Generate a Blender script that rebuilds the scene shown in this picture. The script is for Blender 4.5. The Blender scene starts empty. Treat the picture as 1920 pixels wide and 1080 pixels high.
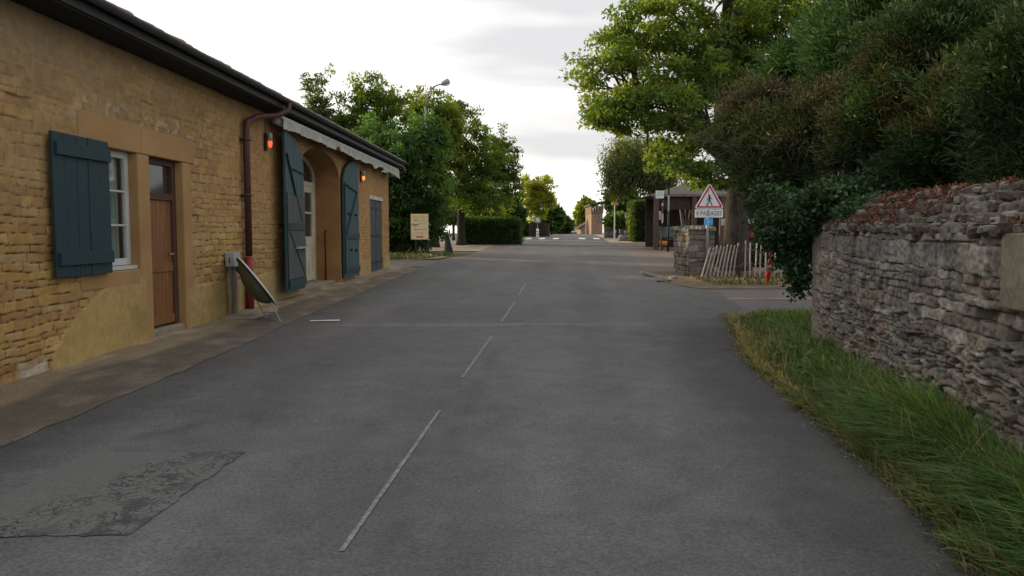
import bpy, math, random
import numpy as np
from mathutils import Vector
R = math.radians
scene = bpy.context.scene
COL = scene.collection

# ------------------------------------------------------------------ camera
EYE = 1.5
PITCH = math.atan(103/1450)
cd = bpy.data.cameras.new("camera"); cam = bpy.data.objects.new("camera", cd); COL.objects.link(cam)
cam.location = (0, 0, EYE); cam.rotation_euler = (R(90)-PITCH, 0, 0)
cd.sensor_width = 36; cd.lens = 1450/1920*36; cd.clip_end = 3000; cd.clip_start = 0.05
scene.camera = cam
# ------------------------------------------------------------------ light
SUN_EL, SUN_DIR = R(13), Vector((-1, .6, 0)).normalized()
sd = bpy.data.lights.new("sun", 'SUN'); sun = bpy.data.objects.new("sun", sd); COL.objects.link(sun)
sd.energy = 5.0; sd.angle = R(.6); sd.color = (1, .78, .5)
tosun = Vector((SUN_DIR.x*math.cos(SUN_EL), SUN_DIR.y*math.cos(SUN_EL), math.sin(SUN_EL)))
sun.rotation_euler = tosun.to_track_quat('Z', 'Y').to_euler()
w = bpy.data.worlds.new("World"); scene.world = w; w.use_nodes = True
nt = w.node_tree; nt.nodes.clear(); N = nt.nodes.new; L = nt.links.new
sky = N('ShaderNodeTexSky'); sky.sky_type = 'NISHITA'; sky.sun_disc = False
sky.sun_elevation = SUN_EL; sky.sun_rotation = math.atan2(tosun.x, tosun.y)
sky.dust_density = 2.0
tc = N('ShaderNodeTexCoord'); mp = N('ShaderNodeMapping'); mp.inputs['Scale'].default_value = (1.0, 1.0, 5.0)
mp.inputs['Location'].default_value = (.62, .1, .30)
L(tc.outputs['Generated'], mp.inputs['Vector'])
nz = N('ShaderNodeTexNoise'); nz.inputs['Scale'].default_value = 1.5; nz.inputs['Detail'].default_value = 4; nz.inputs['Roughness'].default_value = .5
L(mp.outputs[0], nz.inputs['Vector'])
cr = N('ShaderNodeValToRGB'); cr.color_ramp.elements[0].position = .40; cr.color_ramp.elements[0].color = (7.8, 7.6, 7.7, 1)
cr.color_ramp.elements[1].position = .58; cr.color_ramp.elements[1].color = (14.6, 13.9, 13.0, 1)
L(nz.outputs['Fac'], cr.inputs[0])
cm = N('ShaderNodeMix'); cm.data_type = 'RGBA'; cm.inputs[0].default_value = .86
L(sky.outputs[0], cm.inputs[6]); L(cr.outputs[0], cm.inputs[7])
bg = N('ShaderNodeBackground'); bg.inputs[1].default_value = .1
L(cm.outputs[2], bg.inputs[0]); wo = N('ShaderNodeOutputWorld'); L(bg.outputs[0], wo.inputs[0])
scene.view_settings.view_transform = 'Standard'; scene.view_settings.look = 'None'
scene.view_settings.gamma = 1; scene.view_settings.exposure = 0.2
scene.cycles.max_bounces = 6; scene.cycles.transparent_max_bounces = 6

# ------------------------------------------------------------------ helpers
def r_(y):
    y = np.asarray(y, float)
    return np.where(y < 70, .0155*(y-3), 1.0385+.35*(1-np.exp(-(np.maximum(y, 70)-70)*.0155/.35)))
def sm(t): t = np.clip(t, 0, 1); return t*t*(3-2*t)
def H(x, y):
    x = np.asarray(x, float); y = np.asarray(y, float)
    h = r_(y)
    h = h + .07*sm((-3.1-x)/1.2)*sm((27-y)/2.5)
    h = h + .06*sm((x-(1.65+.155*(y-3)))/.8)*sm((13-y)/1.5)
    return h
def h(x, y): return float(H(x, y))
CP, SP = math.cos(PITCH), math.sin(PITCH)
def at(px, py, Y):
    """world point seen at that spot of the photograph, standing Y metres ahead"""
    u = (px-960)/1450; v = (540-py)/1450; t = Y/(CP+v*SP)
    return (t*u, Y, EYE+t*(-SP+v*CP))
def gp(px, py):
    u = (px-960)/1450; v = (540-py)/1450; dy = CP+v*SP; dz = -SP+v*CP
    t = (EYE+.0465)/(.0155*dy-dz); return (t*u, t*dy)
rt = np.random.RandomState(5).rand(256, 256)
def vn(x, y, s=0):
    x = np.asarray(x, float)+s*17.3; y = np.asarray(y, float)+s*9.1
    xi = np.floor(x).astype(int); yi = np.floor(y).astype(int); fx = x-xi; fy = y-yi
    fx = fx*fx*(3-2*fx); fy = fy*fy*(3-2*fy)
    a = rt[xi & 255, yi & 255]; b = rt[(xi+1) & 255, yi & 255]; c = rt[xi & 255, (yi+1) & 255]; d = rt[(xi+1) & 255, (yi+1) & 255]
    return (a*(1-fx)+b*fx)*(1-fy)+(c*(1-fx)+d*fx)*fy
def fbm(x, y, s=0, o=4):
    t = 0; a = .5
    for i in range(o): t = t+a*vn(x*2**i, y*2**i, s+i*3); a *= .5
    return t/(1-.5**o)

def new_mat(name): 
    m = bpy.data.materials.new(name); m.use_nodes = True
    return m, m.node_tree, m.node_tree.nodes['Principled BSDF']
def mat(name, c1, c2=None, scale=6, rough=.8, bump=.2, bscale=None, attr=False, metal=0, spec=.3, stretch=None, bdist=.01, wear=None):
    m, t, b = new_mat(name); n = t.nodes.new; l = t.links.new
    tcn = n('ShaderNodeTexCoord'); mpn = n('ShaderNodeMapping'); l(tcn.outputs['Object'], mpn.inputs[0])
    if stretch: mpn.inputs['Scale'].default_value = stretch
    nz = n('ShaderNodeTexNoise'); nz.inputs['Scale'].default_value = scale; nz.inputs['Detail'].default_value = 6; nz.inputs['Roughness'].default_value = .6
    l(mpn.outputs[0], nz.inputs['Vector'])
    if c2 is None: c2 = tuple(x*.7 for x in c1)
    rp = n('ShaderNodeValToRGB'); rp.color_ramp.elements[0].position = .35; rp.color_ramp.elements[1].position = .68
    rp.color_ramp.elements[0].color = (*c2, 1); rp.color_ramp.elements[1].color = (*c1, 1); l(nz.outputs['Fac'], rp.inputs[0])
    out = rp.outputs[0]
    if attr:
        a = n('ShaderNodeAttribute'); a.attribute_name = 'Col'
        mx = n('ShaderNodeMix'); mx.data_type = 'RGBA'; mx.blend_type = 'MULTIPLY'; mx.inputs[0].default_value = 1
        l(out, mx.inputs[6]); l(a.outputs['Color'], mx.inputs[7]); out = mx.outputs[2]
    if wear:
        n2 = n('ShaderNodeTexNoise'); n2.inputs['Scale'].default_value = wear[1]; n2.inputs['Detail'].default_value = 8; n2.inputs['Roughness'].default_value = .7
        l(tcn.outputs['Object'], n2.inputs['Vector'])
        r2 = n('ShaderNodeValToRGB'); r2.color_ramp.elements[0].position = wear[2]; r2.color_ramp.elements[1].position = wear[2]+.06
        l(n2.outputs['Fac'], r2.inputs[0]); mx = n('ShaderNodeMix'); mx.data_type = 'RGBA'
        l(r2.outputs[0], mx.inputs[0]); l(out, mx.inputs[6]); mx.inputs[7].default_value = (*wear[0], 1); out = mx.outputs[2]
    l(out, b.inputs['Base Color']); b.inputs['Roughness'].default_value = rough; b.inputs['Metallic'].default_value = metal
    b.inputs['Specular IOR Level'].default_value = spec
    if bump:
        nb = n('ShaderNodeTexNoise'); nb.inputs['Scale'].default_value = bscale or scale*4; nb.inputs['Detail'].default_value = 5
        l(mpn.outputs[0], nb.inputs['Vector']); bp = n('ShaderNodeBump'); bp.inputs['Strength'].default_value = bump; bp.inputs['Distance'].default_value = bdist
        l(nb.outputs['Fac'], bp.inputs['Height']); l(bp.outputs[0], b.inputs['Normal'])
    return m
def leaf_mat(name, tr=.35, gloss=.3):
    m, t, b = new_mat(name); n = t.nodes.new; l = t.links.new
    a = n('ShaderNodeAttribute'); a.attribute_name = 'Col'
    l(a.outputs['Color'], b.inputs['Base Color']); b.inputs['Roughness'].default_value = .55; b.inputs['Specular IOR Level'].default_value = gloss
    tb = n('ShaderNodeBsdfTranslucent'); hs = n('ShaderNodeMix'); hs.data_type = 'RGBA'; hs.blend_type = 'MULTIPLY'; hs.inputs[0].default_value = 1
    hs.inputs[7].default_value = (2.7, 2.7, .8, 1); l(a.outputs['Color'], hs.inputs[6]); l(hs.outputs[2], tb.inputs[0])
    mx = n('ShaderNodeMixShader'); mx.inputs[0].default_value = tr; l(b.outputs[0], mx.inputs[1]); l(tb.outputs[0], mx.inputs[2])
    l(mx.outputs[0], t.nodes['Material Output'].inputs[0]); return m
def emis(name, c, s):
    m, t, b = new_mat(name); b.inputs['Base Color'].default_value = (*c, 1); b.inputs['Emission Color'].default_value = (*c, 1); b.inputs['Emission Strength'].default_value = s
    return m
def glass(name, c=(.02, .025, .03), rough=.06):
    m, t, b = new_mat(name); b.inputs['Base Color'].default_value = (*c, 1); b.inputs['Roughness'].default_value = rough; b.inputs['Specular IOR Level'].default_value = .8
    return m

def npmesh(name, V, F, col=None, smooth=False):
    V = np.asarray(V, np.float32); F = np.asarray(F, np.int32)
    me = bpy.data.meshes.new(name); k = F.shape[1]
    me.vertices.add(len(V)); me.vertices.foreach_set('co', V.ravel())
    me.loops.add(F.size); me.loops.foreach_set('vertex_index', F.ravel())
    me.polygons.add(len(F)); me.polygons.foreach_set('loop_start', np.arange(0, F.size, k, dtype=np.int32))
    me.update(calc_edges=True)
    if smooth: me.polygons.foreach_set('use_smooth', np.ones(len(F), bool))
    if col is not None:
        a = me.color_attributes.new('Col', 'FLOAT_COLOR', 'POINT')
        c = np.ones((len(V), 4), np.float32); c[:, :3] = col; a.data.foreach_set('color', c.ravel())
    return me
def tag(o, label=None, cat=None, group=None, kind=None):
    if label: o['label'] = label
    if cat: o['category'] = cat
    if group: o['group'] = group
    if kind: o['kind'] = kind
    return o
def root(name, loc, label, cat, group=None):
    o = bpy.data.objects.new(name, None); COL.objects.link(o); o.location = loc; o.empty_display_size = .2
    o['_o'] = [float(v) for v in loc]
    return tag(o, label, cat, group)
def origin(o):
    while o.parent: o = o.parent
    return np.array(o['_o']) if '_o' in o else np.zeros(3)
class MB:
    def __init__(s): s.v = []; s.f = []
    def add(s, vs, fs):
        b = len(s.v); s.v += [tuple(map(float, q)) for q in vs]; s.f += [tuple(b+i for i in f) for f in fs]; return s
    def hexa(s, p):  # 8 points: bottom ring 4, top ring 4
        return s.add(p, [(3, 2, 1, 0), (4, 5, 6, 7), (0, 1, 5, 4), (1, 2, 6, 5), (2, 3, 7, 6), (3, 0, 4, 7)])
    def box(s, x0, x1, y0, y1, z0, z1):
        return s.hexa([(x0, y0, z0), (x1, y0, z0), (x1, y1, z0), (x0, y1, z0), (x0, y0, z1), (x1, y0, z1), (x1, y1, z1), (x0, y1, z1)])
    def wbox(s, Y0, Y1, z0, z1, o0, o1):
        return s.hexa([W(Y0, z0, o0), W(Y0, z0, o1), W(Y1, z0, o1), W(Y1, z0, o0), W(Y0, z1, o0), W(Y0, z1, o1), W(Y1, z1, o1), W(Y1, z1, o0)])
    def bar(s, a, b, w, d, up=(0, 0, 1)):
        a = Vector(a); b = Vector(b); t = (b-a).normalized(); u = Vector(up)
        if abs(t.dot(u)) > .95: u = Vector((0, 1, 0))
        x = t.cross(u).normalized()*w/2; y = x.cross(t).normalized()*d/2
        return s.hexa([a-x-y, a+x-y, a+x+y, a-x+y, b-x-y, b+x-y, b+x+y, b-x+y])
    def tube(s, pts, rad, n=10, cap=True):
        pts = [Vector(p) for p in pts]; m = len(pts)
        if not hasattr(rad, '__len__'): rad = [rad]*m
        vs = []; fs = []; prev = None
        for i, p in enumerate(pts):
            t = (pts[min(i+1, m-1)]-pts[max(i-1, 0)]).normalized()
            u = prev if prev is not None else (Vector((1, 0, 0)) if abs(t.x) < .8 else Vector((0, 1, 0)))
            u = (u-t*u.dot(t)).normalized(); prev = u; q = t.cross(u)
            for k in range(n):
                a = 2*math.pi*k/n; vs.append(p+(u*math.cos(a)+q*math.sin(a))*rad[i])
        for i in range(m-1):
            for k in range(n): fs.append((i*n+k, i*n+(k+1) % n, (i+1)*n+(k+1) % n, (i+1)*n+k))
        if cap: fs.append(tuple(range(n-1, -1, -1))); fs.append(tuple((m-1)*n+k for k in range(n)))
        return s.add(vs, fs)
    def prism(s, poly, vec):
        n = len(poly); vs = list(poly)+[tuple(Vector(p)+Vector(vec)) for p in poly]
        return s.add(vs, [tuple(range(n-1, -1, -1)), tuple(range(n, 2*n))]+[(i, (i+1) % n, n+(i+1) % n, n+i) for i in range(n)])
    def obj(s, name, m, parent=None, smooth=False, bevel=0, label=None):
        me = bpy.data.meshes.new(name)
        O = origin(parent) if parent else np.zeros(3)
        me.from_pydata([tuple(np.array(v)-O) for v in s.v], [], s.f); me.update()
        return fin(name, me, m, parent, smooth, bevel, label)
def fin(name, me, m, parent=None, smooth=False, bevel=0, label=None):
    if smooth: me.polygons.foreach_set('use_smooth', [True]*len(me.polygons))
    o = bpy.data.objects.new(name, me); COL.objects.link(o); me.materials.append(m)
    if parent: o.parent = parent
    if bevel:
        bm_ = o.modifiers.new('b', 'BEVEL'); bm_.width = bevel; bm_.segments = 2; bm_.limit_method = 'ANGLE'; bm_.harden_normals = False
    if label: o['label'] = label
    return o
def npobj(name, V, F, m, parent=None, col=None, smooth=False):
    O = origin(parent) if parent else np.zeros(3)
    return fin(name, npmesh(name, np.asarray(V)-O, F, col, smooth), m, parent)

# ------------------------------------------------------------------ materials
M = {}
def asphalt_mat(name, lo, hi, warm=False):
    m, t, b = new_mat(name); n = t.nodes.new; l = t.links.new
    tcn = n('ShaderNodeTexCoord')
    n1 = n('ShaderNodeTexNoise'); n1.inputs['Scale'].default_value = .45; n1.inputs['Detail'].default_value = 5; n1.inputs['Roughness'].default_value = .55
    mp1 = n('ShaderNodeMapping'); mp1.inputs['Scale'].default_value = (1.0, .38, 1); l(tcn.outputs['Object'], mp1.inputs[0]); l(mp1.outputs[0], n1.inputs['Vector'])
    rp = n('ShaderNodeValToRGB'); rp.color_ramp.elements[0].position = .38; rp.color_ramp.elements[0].color = (*lo, 1)
    rp.color_ramp.elements[1].position = .64; rp.color_ramp.elements[1].color = (*hi, 1); l(n1.outputs['Fac'], rp.inputs[0])
    n2 = n('ShaderNodeTexNoise'); n2.inputs['Scale'].default_value = 55; n2.inputs['Detail'].default_value = 3; l(tcn.outputs['Object'], n2.inputs['Vector'])
    r2 = n('ShaderNodeValToRGB'); r2.color_ramp.elements[0].position = .32; r2.color_ramp.elements[0].color = (.68, .68, .68, 1); r2.color_ramp.elements[1].position = .72; r2.color_ramp.elements[1].color = (1.3, 1.29, 1.28, 1)
    l(n2.outputs['Fac'], r2.inputs[0])
    mx = n('ShaderNodeMix'); mx.data_type = 'RGBA'; mx.blend_type = 'MULTIPLY'; mx.inputs[0].default_value = 1; l(rp.outputs[0], mx.inputs[6]); l(r2.outputs[0], mx.inputs[7])
    n3 = n('ShaderNodeTexNoise'); n3.inputs['Scale'].default_value = 3.1; n3.inputs['Detail'].default_value = 9; n3.inputs['Roughness'].default_value = .7; l(tcn.outputs['Object'], n3.inputs['Vector'])
    r3 = n('ShaderNodeValToRGB'); r3.color_ramp.elements[0].position = .3; r3.color_ramp.elements[0].color = (.8, .8, .8, 1); r3.color_ramp.elements[1].position = .7; r3.color_ramp.elements[1].color = (1.14, 1.14, 1.14, 1); l(n3.outputs['Fac'], r3.inputs[0])
    m3 = n('ShaderNodeMix'); m3.data_type = 'RGBA'; m3.blend_type = 'MULTIPLY'; m3.inputs[0].default_value = 1; l(mx.outputs[2], m3.inputs[6]); l(r3.outputs[0], m3.inputs[7])
    a = n('ShaderNodeAttribute'); a.attribute_name = 'Col'
    m4 = n('ShaderNodeMix'); m4.data_type = 'RGBA'; m4.blend_type = 'MULTIPLY'; m4.inputs[0].default_value = 1; l(m3.outputs[2], m4.inputs[6]); l(a.outputs['Color'], m4.inputs[7])
    l(m4.outputs[2], b.inputs['Base Color']); b.inputs['Roughness'].default_value = .82; b.inputs['Specular IOR Level'].default_value = .25
    v = n('ShaderNodeTexVoronoi'); v.inputs['Scale'].default_value = 90; l(tcn.outputs['Object'], v.inputs['Vector'])
    bp = n('ShaderNodeBump'); bp.inputs['Strength'].default_value = .45; bp.inputs['Distance'].default_value = .006; l(v.outputs['Distance'], bp.inputs['Height']); l(bp.outputs[0], b.inputs['Normal'])
    return m
M['asphalt'] = asphalt_mat('asphalt', (.078, .080, .084), (.106, .108, .112))
M['pave'] = asphalt_mat('pavement', (.155, .132, .105), (.215, .185, .145))
M['redpath'] = asphalt_mat('red_gravel', (.10, .078, .066), (.14, .108, .09))
M['dirt'] = mat('dirt', (.16, .12, .075), (.07, .058, .032), 3, .95, .5, 30)
M['paint'] = mat('road_paint', (.24, .24, .24), (.085, .085, .088), 22, .7, .1)
M['paintw'] = mat('road_paint_bright', (.75, .75, .74), (.5, .5, .5), 4, .7, 0)
M['stone_y'] = mat('golden_stone', (1.06, 1.04, 1.0), (.78, .75, .70), 9, .92, .5, 60, attr=True, bdist=.006)
M['stone_g'] = mat('grey_stone', (1.12, 1.1, 1.06), (.7, .69, .68), 22, .92, .6, 80, attr=True, bdist=.006)
M['cut_y'] = mat('cut_golden_stone', (.32, .205, .09), (.24, .145, .065), 2.2, .85, .25, 70, bdist=.004)
M['cut_o'] = mat('orange_plaster', (.30, .165, .066), (.22, .11, .043), 1.9, .88, .2, 40, bdist=.004)
M['shutter'] = mat('teal_paint', (.014, .040, .048), (.009, .027, .034), 3, .62, .25, 8, stretch=(8, 8, .6), wear=((.03, .062, .07), 7, .62))
M['shutter2'] = mat('pale_teal_paint', (.032, .076, .090), (.020, .052, .063), 2.6, .62, .25, 8, stretch=(8, 8, .6), wear=((.05, .09, .095), 6, .60))
M['shutgrey'] = mat('weathered_grey_planks', (.072, .088, .086), (.045, .056, .055), 3, .75, .3, 8, stretch=(8, 8, .6), wear=((.10, .11, .10), 6, .62))
M['wood_o'] = mat('varnished_wood', (.24, .105, .034), (.11, .045, .016), 3.5, .5, .3, 10, stretch=(12, 12, .6), spec=.4)
M['wood_d'] = mat('dark_wood', (.045, .028, .022), (.02, .014, .012), 3, .7, .3, 9, stretch=(8, 8, .7))
M['wood_g'] = mat('grey_wood', (.20, .18, .16), (.09, .08, .07), 4, .85, .4, 12, stretch=(7, 7, .7))
M['wood_s'] = mat('bleached_stakes', (.36, .34, .31), (.22, .205, .185), 4, .85, .4, 12, stretch=(7, 7, .7))
M['white'] = mat('white_paint', (.50, .52, .52), (.36, .38, .38), 3, .45, .05)
M['cream'] = mat('cream_paint', (.50, .47, .37), (.38, .36, .28), 3, .5, .05)
M['sheet'] = mat('sign_white', (.62, .66, .70), (.5, .54, .58), 3, .4, 0)
M['red'] = mat('sign_red', (.42, .03, .035), (.3, .02, .03), 5, .45, 0)
M['redpost'] = mat('red_paint', (.40, .018, .03), (.25, .012, .02), 8, .5, .1, wear=((.2, .12, .10), 14, .68))
M['black'] = mat('black_paint', (.012, .012, .014), (.008, .008, .01), 5, .5, 0)
M['blue'] = mat('sign_blue', (.05, .34, .70), (.04, .29, .62), 5, .4, 0)
M['navy'] = mat('sign_navy', (.03, .045, .12), (.03, .04, .1), 5, .5, 0)
M['steel'] = mat('galvanised_steel', (.30, .31, .33), (.20, .21, .23), 6, .5, .05, metal=.3)
M['gutter'] = mat('gutter_brown', (.028, .027, .030), (.018, .018, .02), 5, .5, .05)
M['pipe'] = mat('brown_pipe', (.085, .035, .028), (.05, .022, .02), 4, .5, .05)
M['pipered'] = mat('red_pipe', (.26, .035, .022), (.17, .025, .018), 4, .5, .05)
M['soffit'] = mat('soffit_boards', (.014, .017, .022), (.008, .010, .014), 3, .8, .3, stretch=(1, 8, 1))
M['tile'] = mat('roof_tile', (1, 1, 1), (.6, .58, .55), 6, .9, .4, attr=True)
M['canvas'] = mat('awning_canvas', (.46, .47, .44), (.34, .35, .33), 4, .85, .3, 60)
M['glass'] = glass('window_glass')
M['curtain'] = mat('curtain', (.55, .58, .53), (.36, .39, .36), 3, .9, .4, 5, stretch=(14, 14, .1))
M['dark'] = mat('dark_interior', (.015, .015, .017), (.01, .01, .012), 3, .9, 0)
M['bark'] = mat('bark', (.055, .047, .040), (.022, .020, .017), 5, .95, .8, 14, stretch=(3, 3, .5), bdist=.03)
M['barkp'] = mat('pale_bark', (.30, .28, .25), (.12, .11, .10), 5, .9, .4, 14, stretch=(3, 3, .8))
M['twig'] = mat('dry_twig', (.19, .155, .12), (.09, .07, .055), 9, .9, .2)
M['leaf'] = leaf_mat('foliage', .45, .2)
M['leafc'] = leaf_mat('conifer_foliage', .12, .12)
M['leafg'] = leaf_mat('grass_blade', .25, .35)
M['ivy'] = leaf_mat('ivy_leaf', .15, .3)
M['moss'] = leaf_mat('stonecrop', .1, .2)
M['concrete'] = mat('concrete', (.26, .23, .18), (.17, .15, .12), 7, .92, .4, 50)
M['rock'] = mat('boulder', (.24, .23, .21), (.12, .115, .105), 5, .9, .8, 12, bdist=.03)
M['orange'] = mat('orange_plastic', (.55, .17, .02), (.42, .12, .015), 5, .5, 0)
M['yellow'] = mat('yellow_plastic', (.75, .45, .02), (.6, .35, .015), 5, .5, 0)
M['amber'] = emis('amber_glow', (1.0, .15, .035), .8)
M['amber2'] = emis('warm_glow', (1.0, .34, .09), .9)
M['olive'] = mat('olive_shell', (.11, .12, .065), (.075, .082, .05), 5, .6, .1)
M['signcream'] = mat('cream_board', (.60, .53, .33), (.50, .44, .28), 3, .5, 0)
M['grey'] = mat('grey_plastic', (.30, .32, .34), (.24, .25, .27), 5, .5, 0)
M['redshed'] = mat('red_boarding', (.17, .035, .028), (.10, .022, .02), 4, .8, .3, stretch=(1, 1, 6))
M['wall_t'] = mat('tan_render', (.25, .17, .115), (.19, .13, .09), 2, .9, .2)
M['wall_p'] = mat('pinkish_render', (.19, .12, .08), (.14, .09, .06), 2, .9, .2)
M['carw'] = mat('white_car_paint', (.6, .6, .6), (.55, .55, .55), 2, .3, 0)
M['rubber'] = mat('rubber', (.02, .02, .02), None, 5, .8, 0)

# ------------------------------------------------------------------ ground
def lerp_fn(pts):
    ys = [p[1] for p in pts]; xs = [p[0] for p in pts]
    return lambda y: np.interp(y, ys, xs)
def sheet(name, lf, rf, y0, y1, dy, nx, off, m, colf=None, jag=0):
    ys = np.concatenate([np.arange(y0, min(y1, 40), dy), np.arange(max(40, y0), y1, dy*4), [y1]]) if y1 > 40 else np.append(np.arange(y0, y1, dy), y1)
    ys = np.unique(ys); ny = len(ys)
    a, b = lf(ys), rf(ys)
    if jag: a = a+(vn(ys*5, ys*0, 3)-.5)*jag; b = b+(fbm(ys*3, ys*0, 7)-.5)*jag*1.6
    t = np.linspace(0, 1, nx)[None, :]; X = a[:, None]*(1-t)+b[:, None]*t; Y = np.repeat(ys[:, None], nx, 1)
    Z = H(X, Y)+off
    i = np.arange(ny-1)[:, None]*nx+np.arange(nx-1)[None, :]
    F = np.stack([i, i+1, i+nx+1, i+nx], -1).reshape(-1, 4)
    V = np.stack([X, Y, Z], -1).reshape(-1, 3)
    col = colf(X, Y).reshape(-1, 3) if colf else np.ones((len(V), 3))
    o = npobj(name, V, F, m, None, col, True); tag(o, kind='structure'); return o
def c3(v, k=(1, 1, 1)): return v[..., None]*np.array(k)
# base terrain, to the horizon
gx = np.concatenate([-np.geomspace(600, 12, 18), np.arange(-11.5, 16, .5), np.geomspace(16.5, 600, 18)])
gy = np.concatenate([np.arange(-14, 80, .5), np.geomspace(80.5, 900, 30)])
X, Y = np.meshgrid(gx, gy); nx = len(gx)
i = np.arange(len(gy)-1)[:, None]*nx+np.arange(nx-1)[None, :]
g = npobj('ground', np.stack([X, Y, H(X, Y)-.035], -1).reshape(-1, 3), np.stack([i, i+1, i+nx+1, i+nx], -1).reshape(-1, 4),
          mat('ground_earth', (.085, .082, .038), (.05, .052, .022), 1.3, .95, .6, 20), None, None, True); tag(g, kind='structure')
RL = lerp_fn([(-3.6, -14), (-3.55, 4), (-3.42, 7.4), (-3.36, 9.8), (-3.4, 12), (-3.25, 18), (-3.05, 25), (-3.0, 26), (-2.9, 31), (-1.9, 36), (-1.2, 50), (.3, 66), (1.0, 72), (3.5, 100), (9, 160), (40, 500)])
RR = lerp_fn([(1.35, -14), (1.55, 0), (1.99, 3.3), (2.14, 4.0), (2.28, 5.3), (2.42, 6.83), (2.63, 8.9), (2.99, 10.4), (3.45, 12.6), (3.95, 13.8), (4.3, 16.5), (4.1, 18), (3.9, 21), (4.05, 23), (5.2, 33), (6.4, 45), (7.9, 66), (8.5, 72), (10.5, 100), (16, 160), (50, 500)])
def roadcol(X, Y):
    c = np.ones(X.shape)
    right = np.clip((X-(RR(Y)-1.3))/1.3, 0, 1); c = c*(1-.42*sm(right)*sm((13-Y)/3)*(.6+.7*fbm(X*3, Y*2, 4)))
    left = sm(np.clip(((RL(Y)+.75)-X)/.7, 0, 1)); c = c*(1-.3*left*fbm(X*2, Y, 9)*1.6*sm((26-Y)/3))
    cx = .0715*Y-1.06
    for o_ in (-2.2, -.9, .95, 2.0): c = c*(1+.13*np.exp(-((X-cx-o_)/.3)**2))
    band = np.exp(-((Y-11.55-.02*X-.25*(fbm(X*.8, X*0, 2)-.5))/.13)**2)*sm((X+3)/1.2)*sm((2.4-X)/1.2); c = c*(1+.5*band*(.4+fbm(X*1.5, Y*3, 12)))
    seam = np.exp(-((X-cx-.22-.03*vn(Y*1.5, Y*0, 6))/.02)**2)*(fbm(X*0+2, Y*.7, 17) > .42); c = c*(1-.22*seam)
    st = sm((fbm(X*1.6+3, Y*1.1, 41)-.60)/.09); c = c*(1-.07*st)
    st2 = sm((fbm(X*4.6, Y*4.2, 47)-.72)/.03); c = c*(1-.15*st2)
    big = fbm(X*.35, Y*.22, 53); c = c*(.93+.14*big)
    out = c3(c)
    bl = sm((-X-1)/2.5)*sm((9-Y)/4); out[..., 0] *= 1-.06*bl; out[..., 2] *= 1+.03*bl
    # earth washed on the far left junction
    dirt = sm((-(X)+RL(Y)+1.8)/1.6)*sm((Y-27)/5)*sm((62-Y)/12)*np.clip(fbm(X*.8, Y*.5, 21)*2-.5, 0, 1)
    out = out*(1-dirt[..., None])+dirt[..., None]*np.array([1.5, 1.15, .95])
    return out
sheet('road', lambda y: RL(y)-.18*(y < 26), lambda y: RR(y)+.18*(y < 18), -14, 500, .12, 56, 0, M['asphalt'], roadcol, .06)
# left pavement
WALLX = lambda y: -4.83+.0338*np.asarray(y, float)
def pavecol(X, Y):
    t = (X-WALLX(Y))/np.maximum(RL(Y)-WALLX(Y), .1)
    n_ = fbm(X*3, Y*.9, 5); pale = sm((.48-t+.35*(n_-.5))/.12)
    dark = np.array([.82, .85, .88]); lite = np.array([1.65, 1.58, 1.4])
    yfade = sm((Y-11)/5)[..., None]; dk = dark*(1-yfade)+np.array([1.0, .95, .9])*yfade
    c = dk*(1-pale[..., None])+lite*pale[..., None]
    st = np.clip(fbm(X*5, Y*2.2, 8)*1.6-.2, .6, 1.25)
    return c*st[..., None]
sheet('sidewalk', lambda y: WALLX(y)-.15, lambda y: RL(y)+.03, -14, 25.2, .1, 26, .006, M['pave'], pavecol, .05)
CR = lerp_fn([(-3.1, 25.0), (-3.3, 26), (-4.0, 26.9), (-5.5, 27.3)])
sheet('sidewalk_corner', lambda y: y*0-9, CR, 25.15, 27.3, .15, 20, .006, M['pave'], pavecol, 0)
# left side street
sheet('side_street', lambda y: y*0-40, lambda y: RL(y)+.2, 26.4, 30.8, .3, 50, -.006, M['asphalt'], lambda X, Y: c3(1.25+0*X, (1.08, 1, .92)))
sheet('verge_dirt', lambda y: y*0-14, lambda y: np.interp(y, [30.6, 31.5, 33.5, 36, 38], [-4.2, -3.1, -2.75, -3.6, -6]), 30.6, 38, .3, 30, .004,
      M['pave'], lambda X, Y: c3(.75+.5*fbm(X*1.4, Y*1.4, 3), (.9, .95, .62)), .2)
sheet('parking_strip', lambda y: y*0-14, lambda y: RL(y)+.3, 40, 66, .5, 12, -.003, M['pave'], lambda X, Y: c3(1.2+0*X, (1, 1.0, 1.12)))
# right: side street, forecourt, fence bank
sheet('side_street', lambda y: RR(y)-.3, lambda y: y*0+60, 12.1, 17.9, .25, 60, -.006, M['asphalt'], lambda X, Y: c3(1.12+.15*fbm(X, Y, 2), (1.12, 1, .98)))
sheet('gutter_strip', lambda y: y*0+4.3, lambda y: y*0+40, 15.2, 15.5, .1, 60, .002, M['pave'], lambda X, Y: c3(1.15+0*X))
sheet('fence_bank', lambda y: np.interp(y, [17.6, 18.4, 20, 22.5], [4.3, 4.05, 3.85, 4.0]), lambda y: y*0+40, 17.6, 23.4, .2, 40, .006,
      M['dirt'], lambda X, Y: c3(1.5+0*X), .15)
sheet('forecourt', lambda y: RR(y)-.15, lambda y: np.interp(y, [20, 30, 60, 70], [11, 14, 20, 22]), 21.8, 68, .4, 30, -.004, M['redpath'], lambda X, Y: c3(.85+.4*fbm(X*.9, Y*.9, 6)))
sheet('right_pavement', lambda y: RR(y)-.1, lambda y: RR(y)+1.6, 55, 100, .5, 8, .008, M['pave'], lambda X, Y: c3(1.5+0*X, (1, 1, 1.05)))
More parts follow.
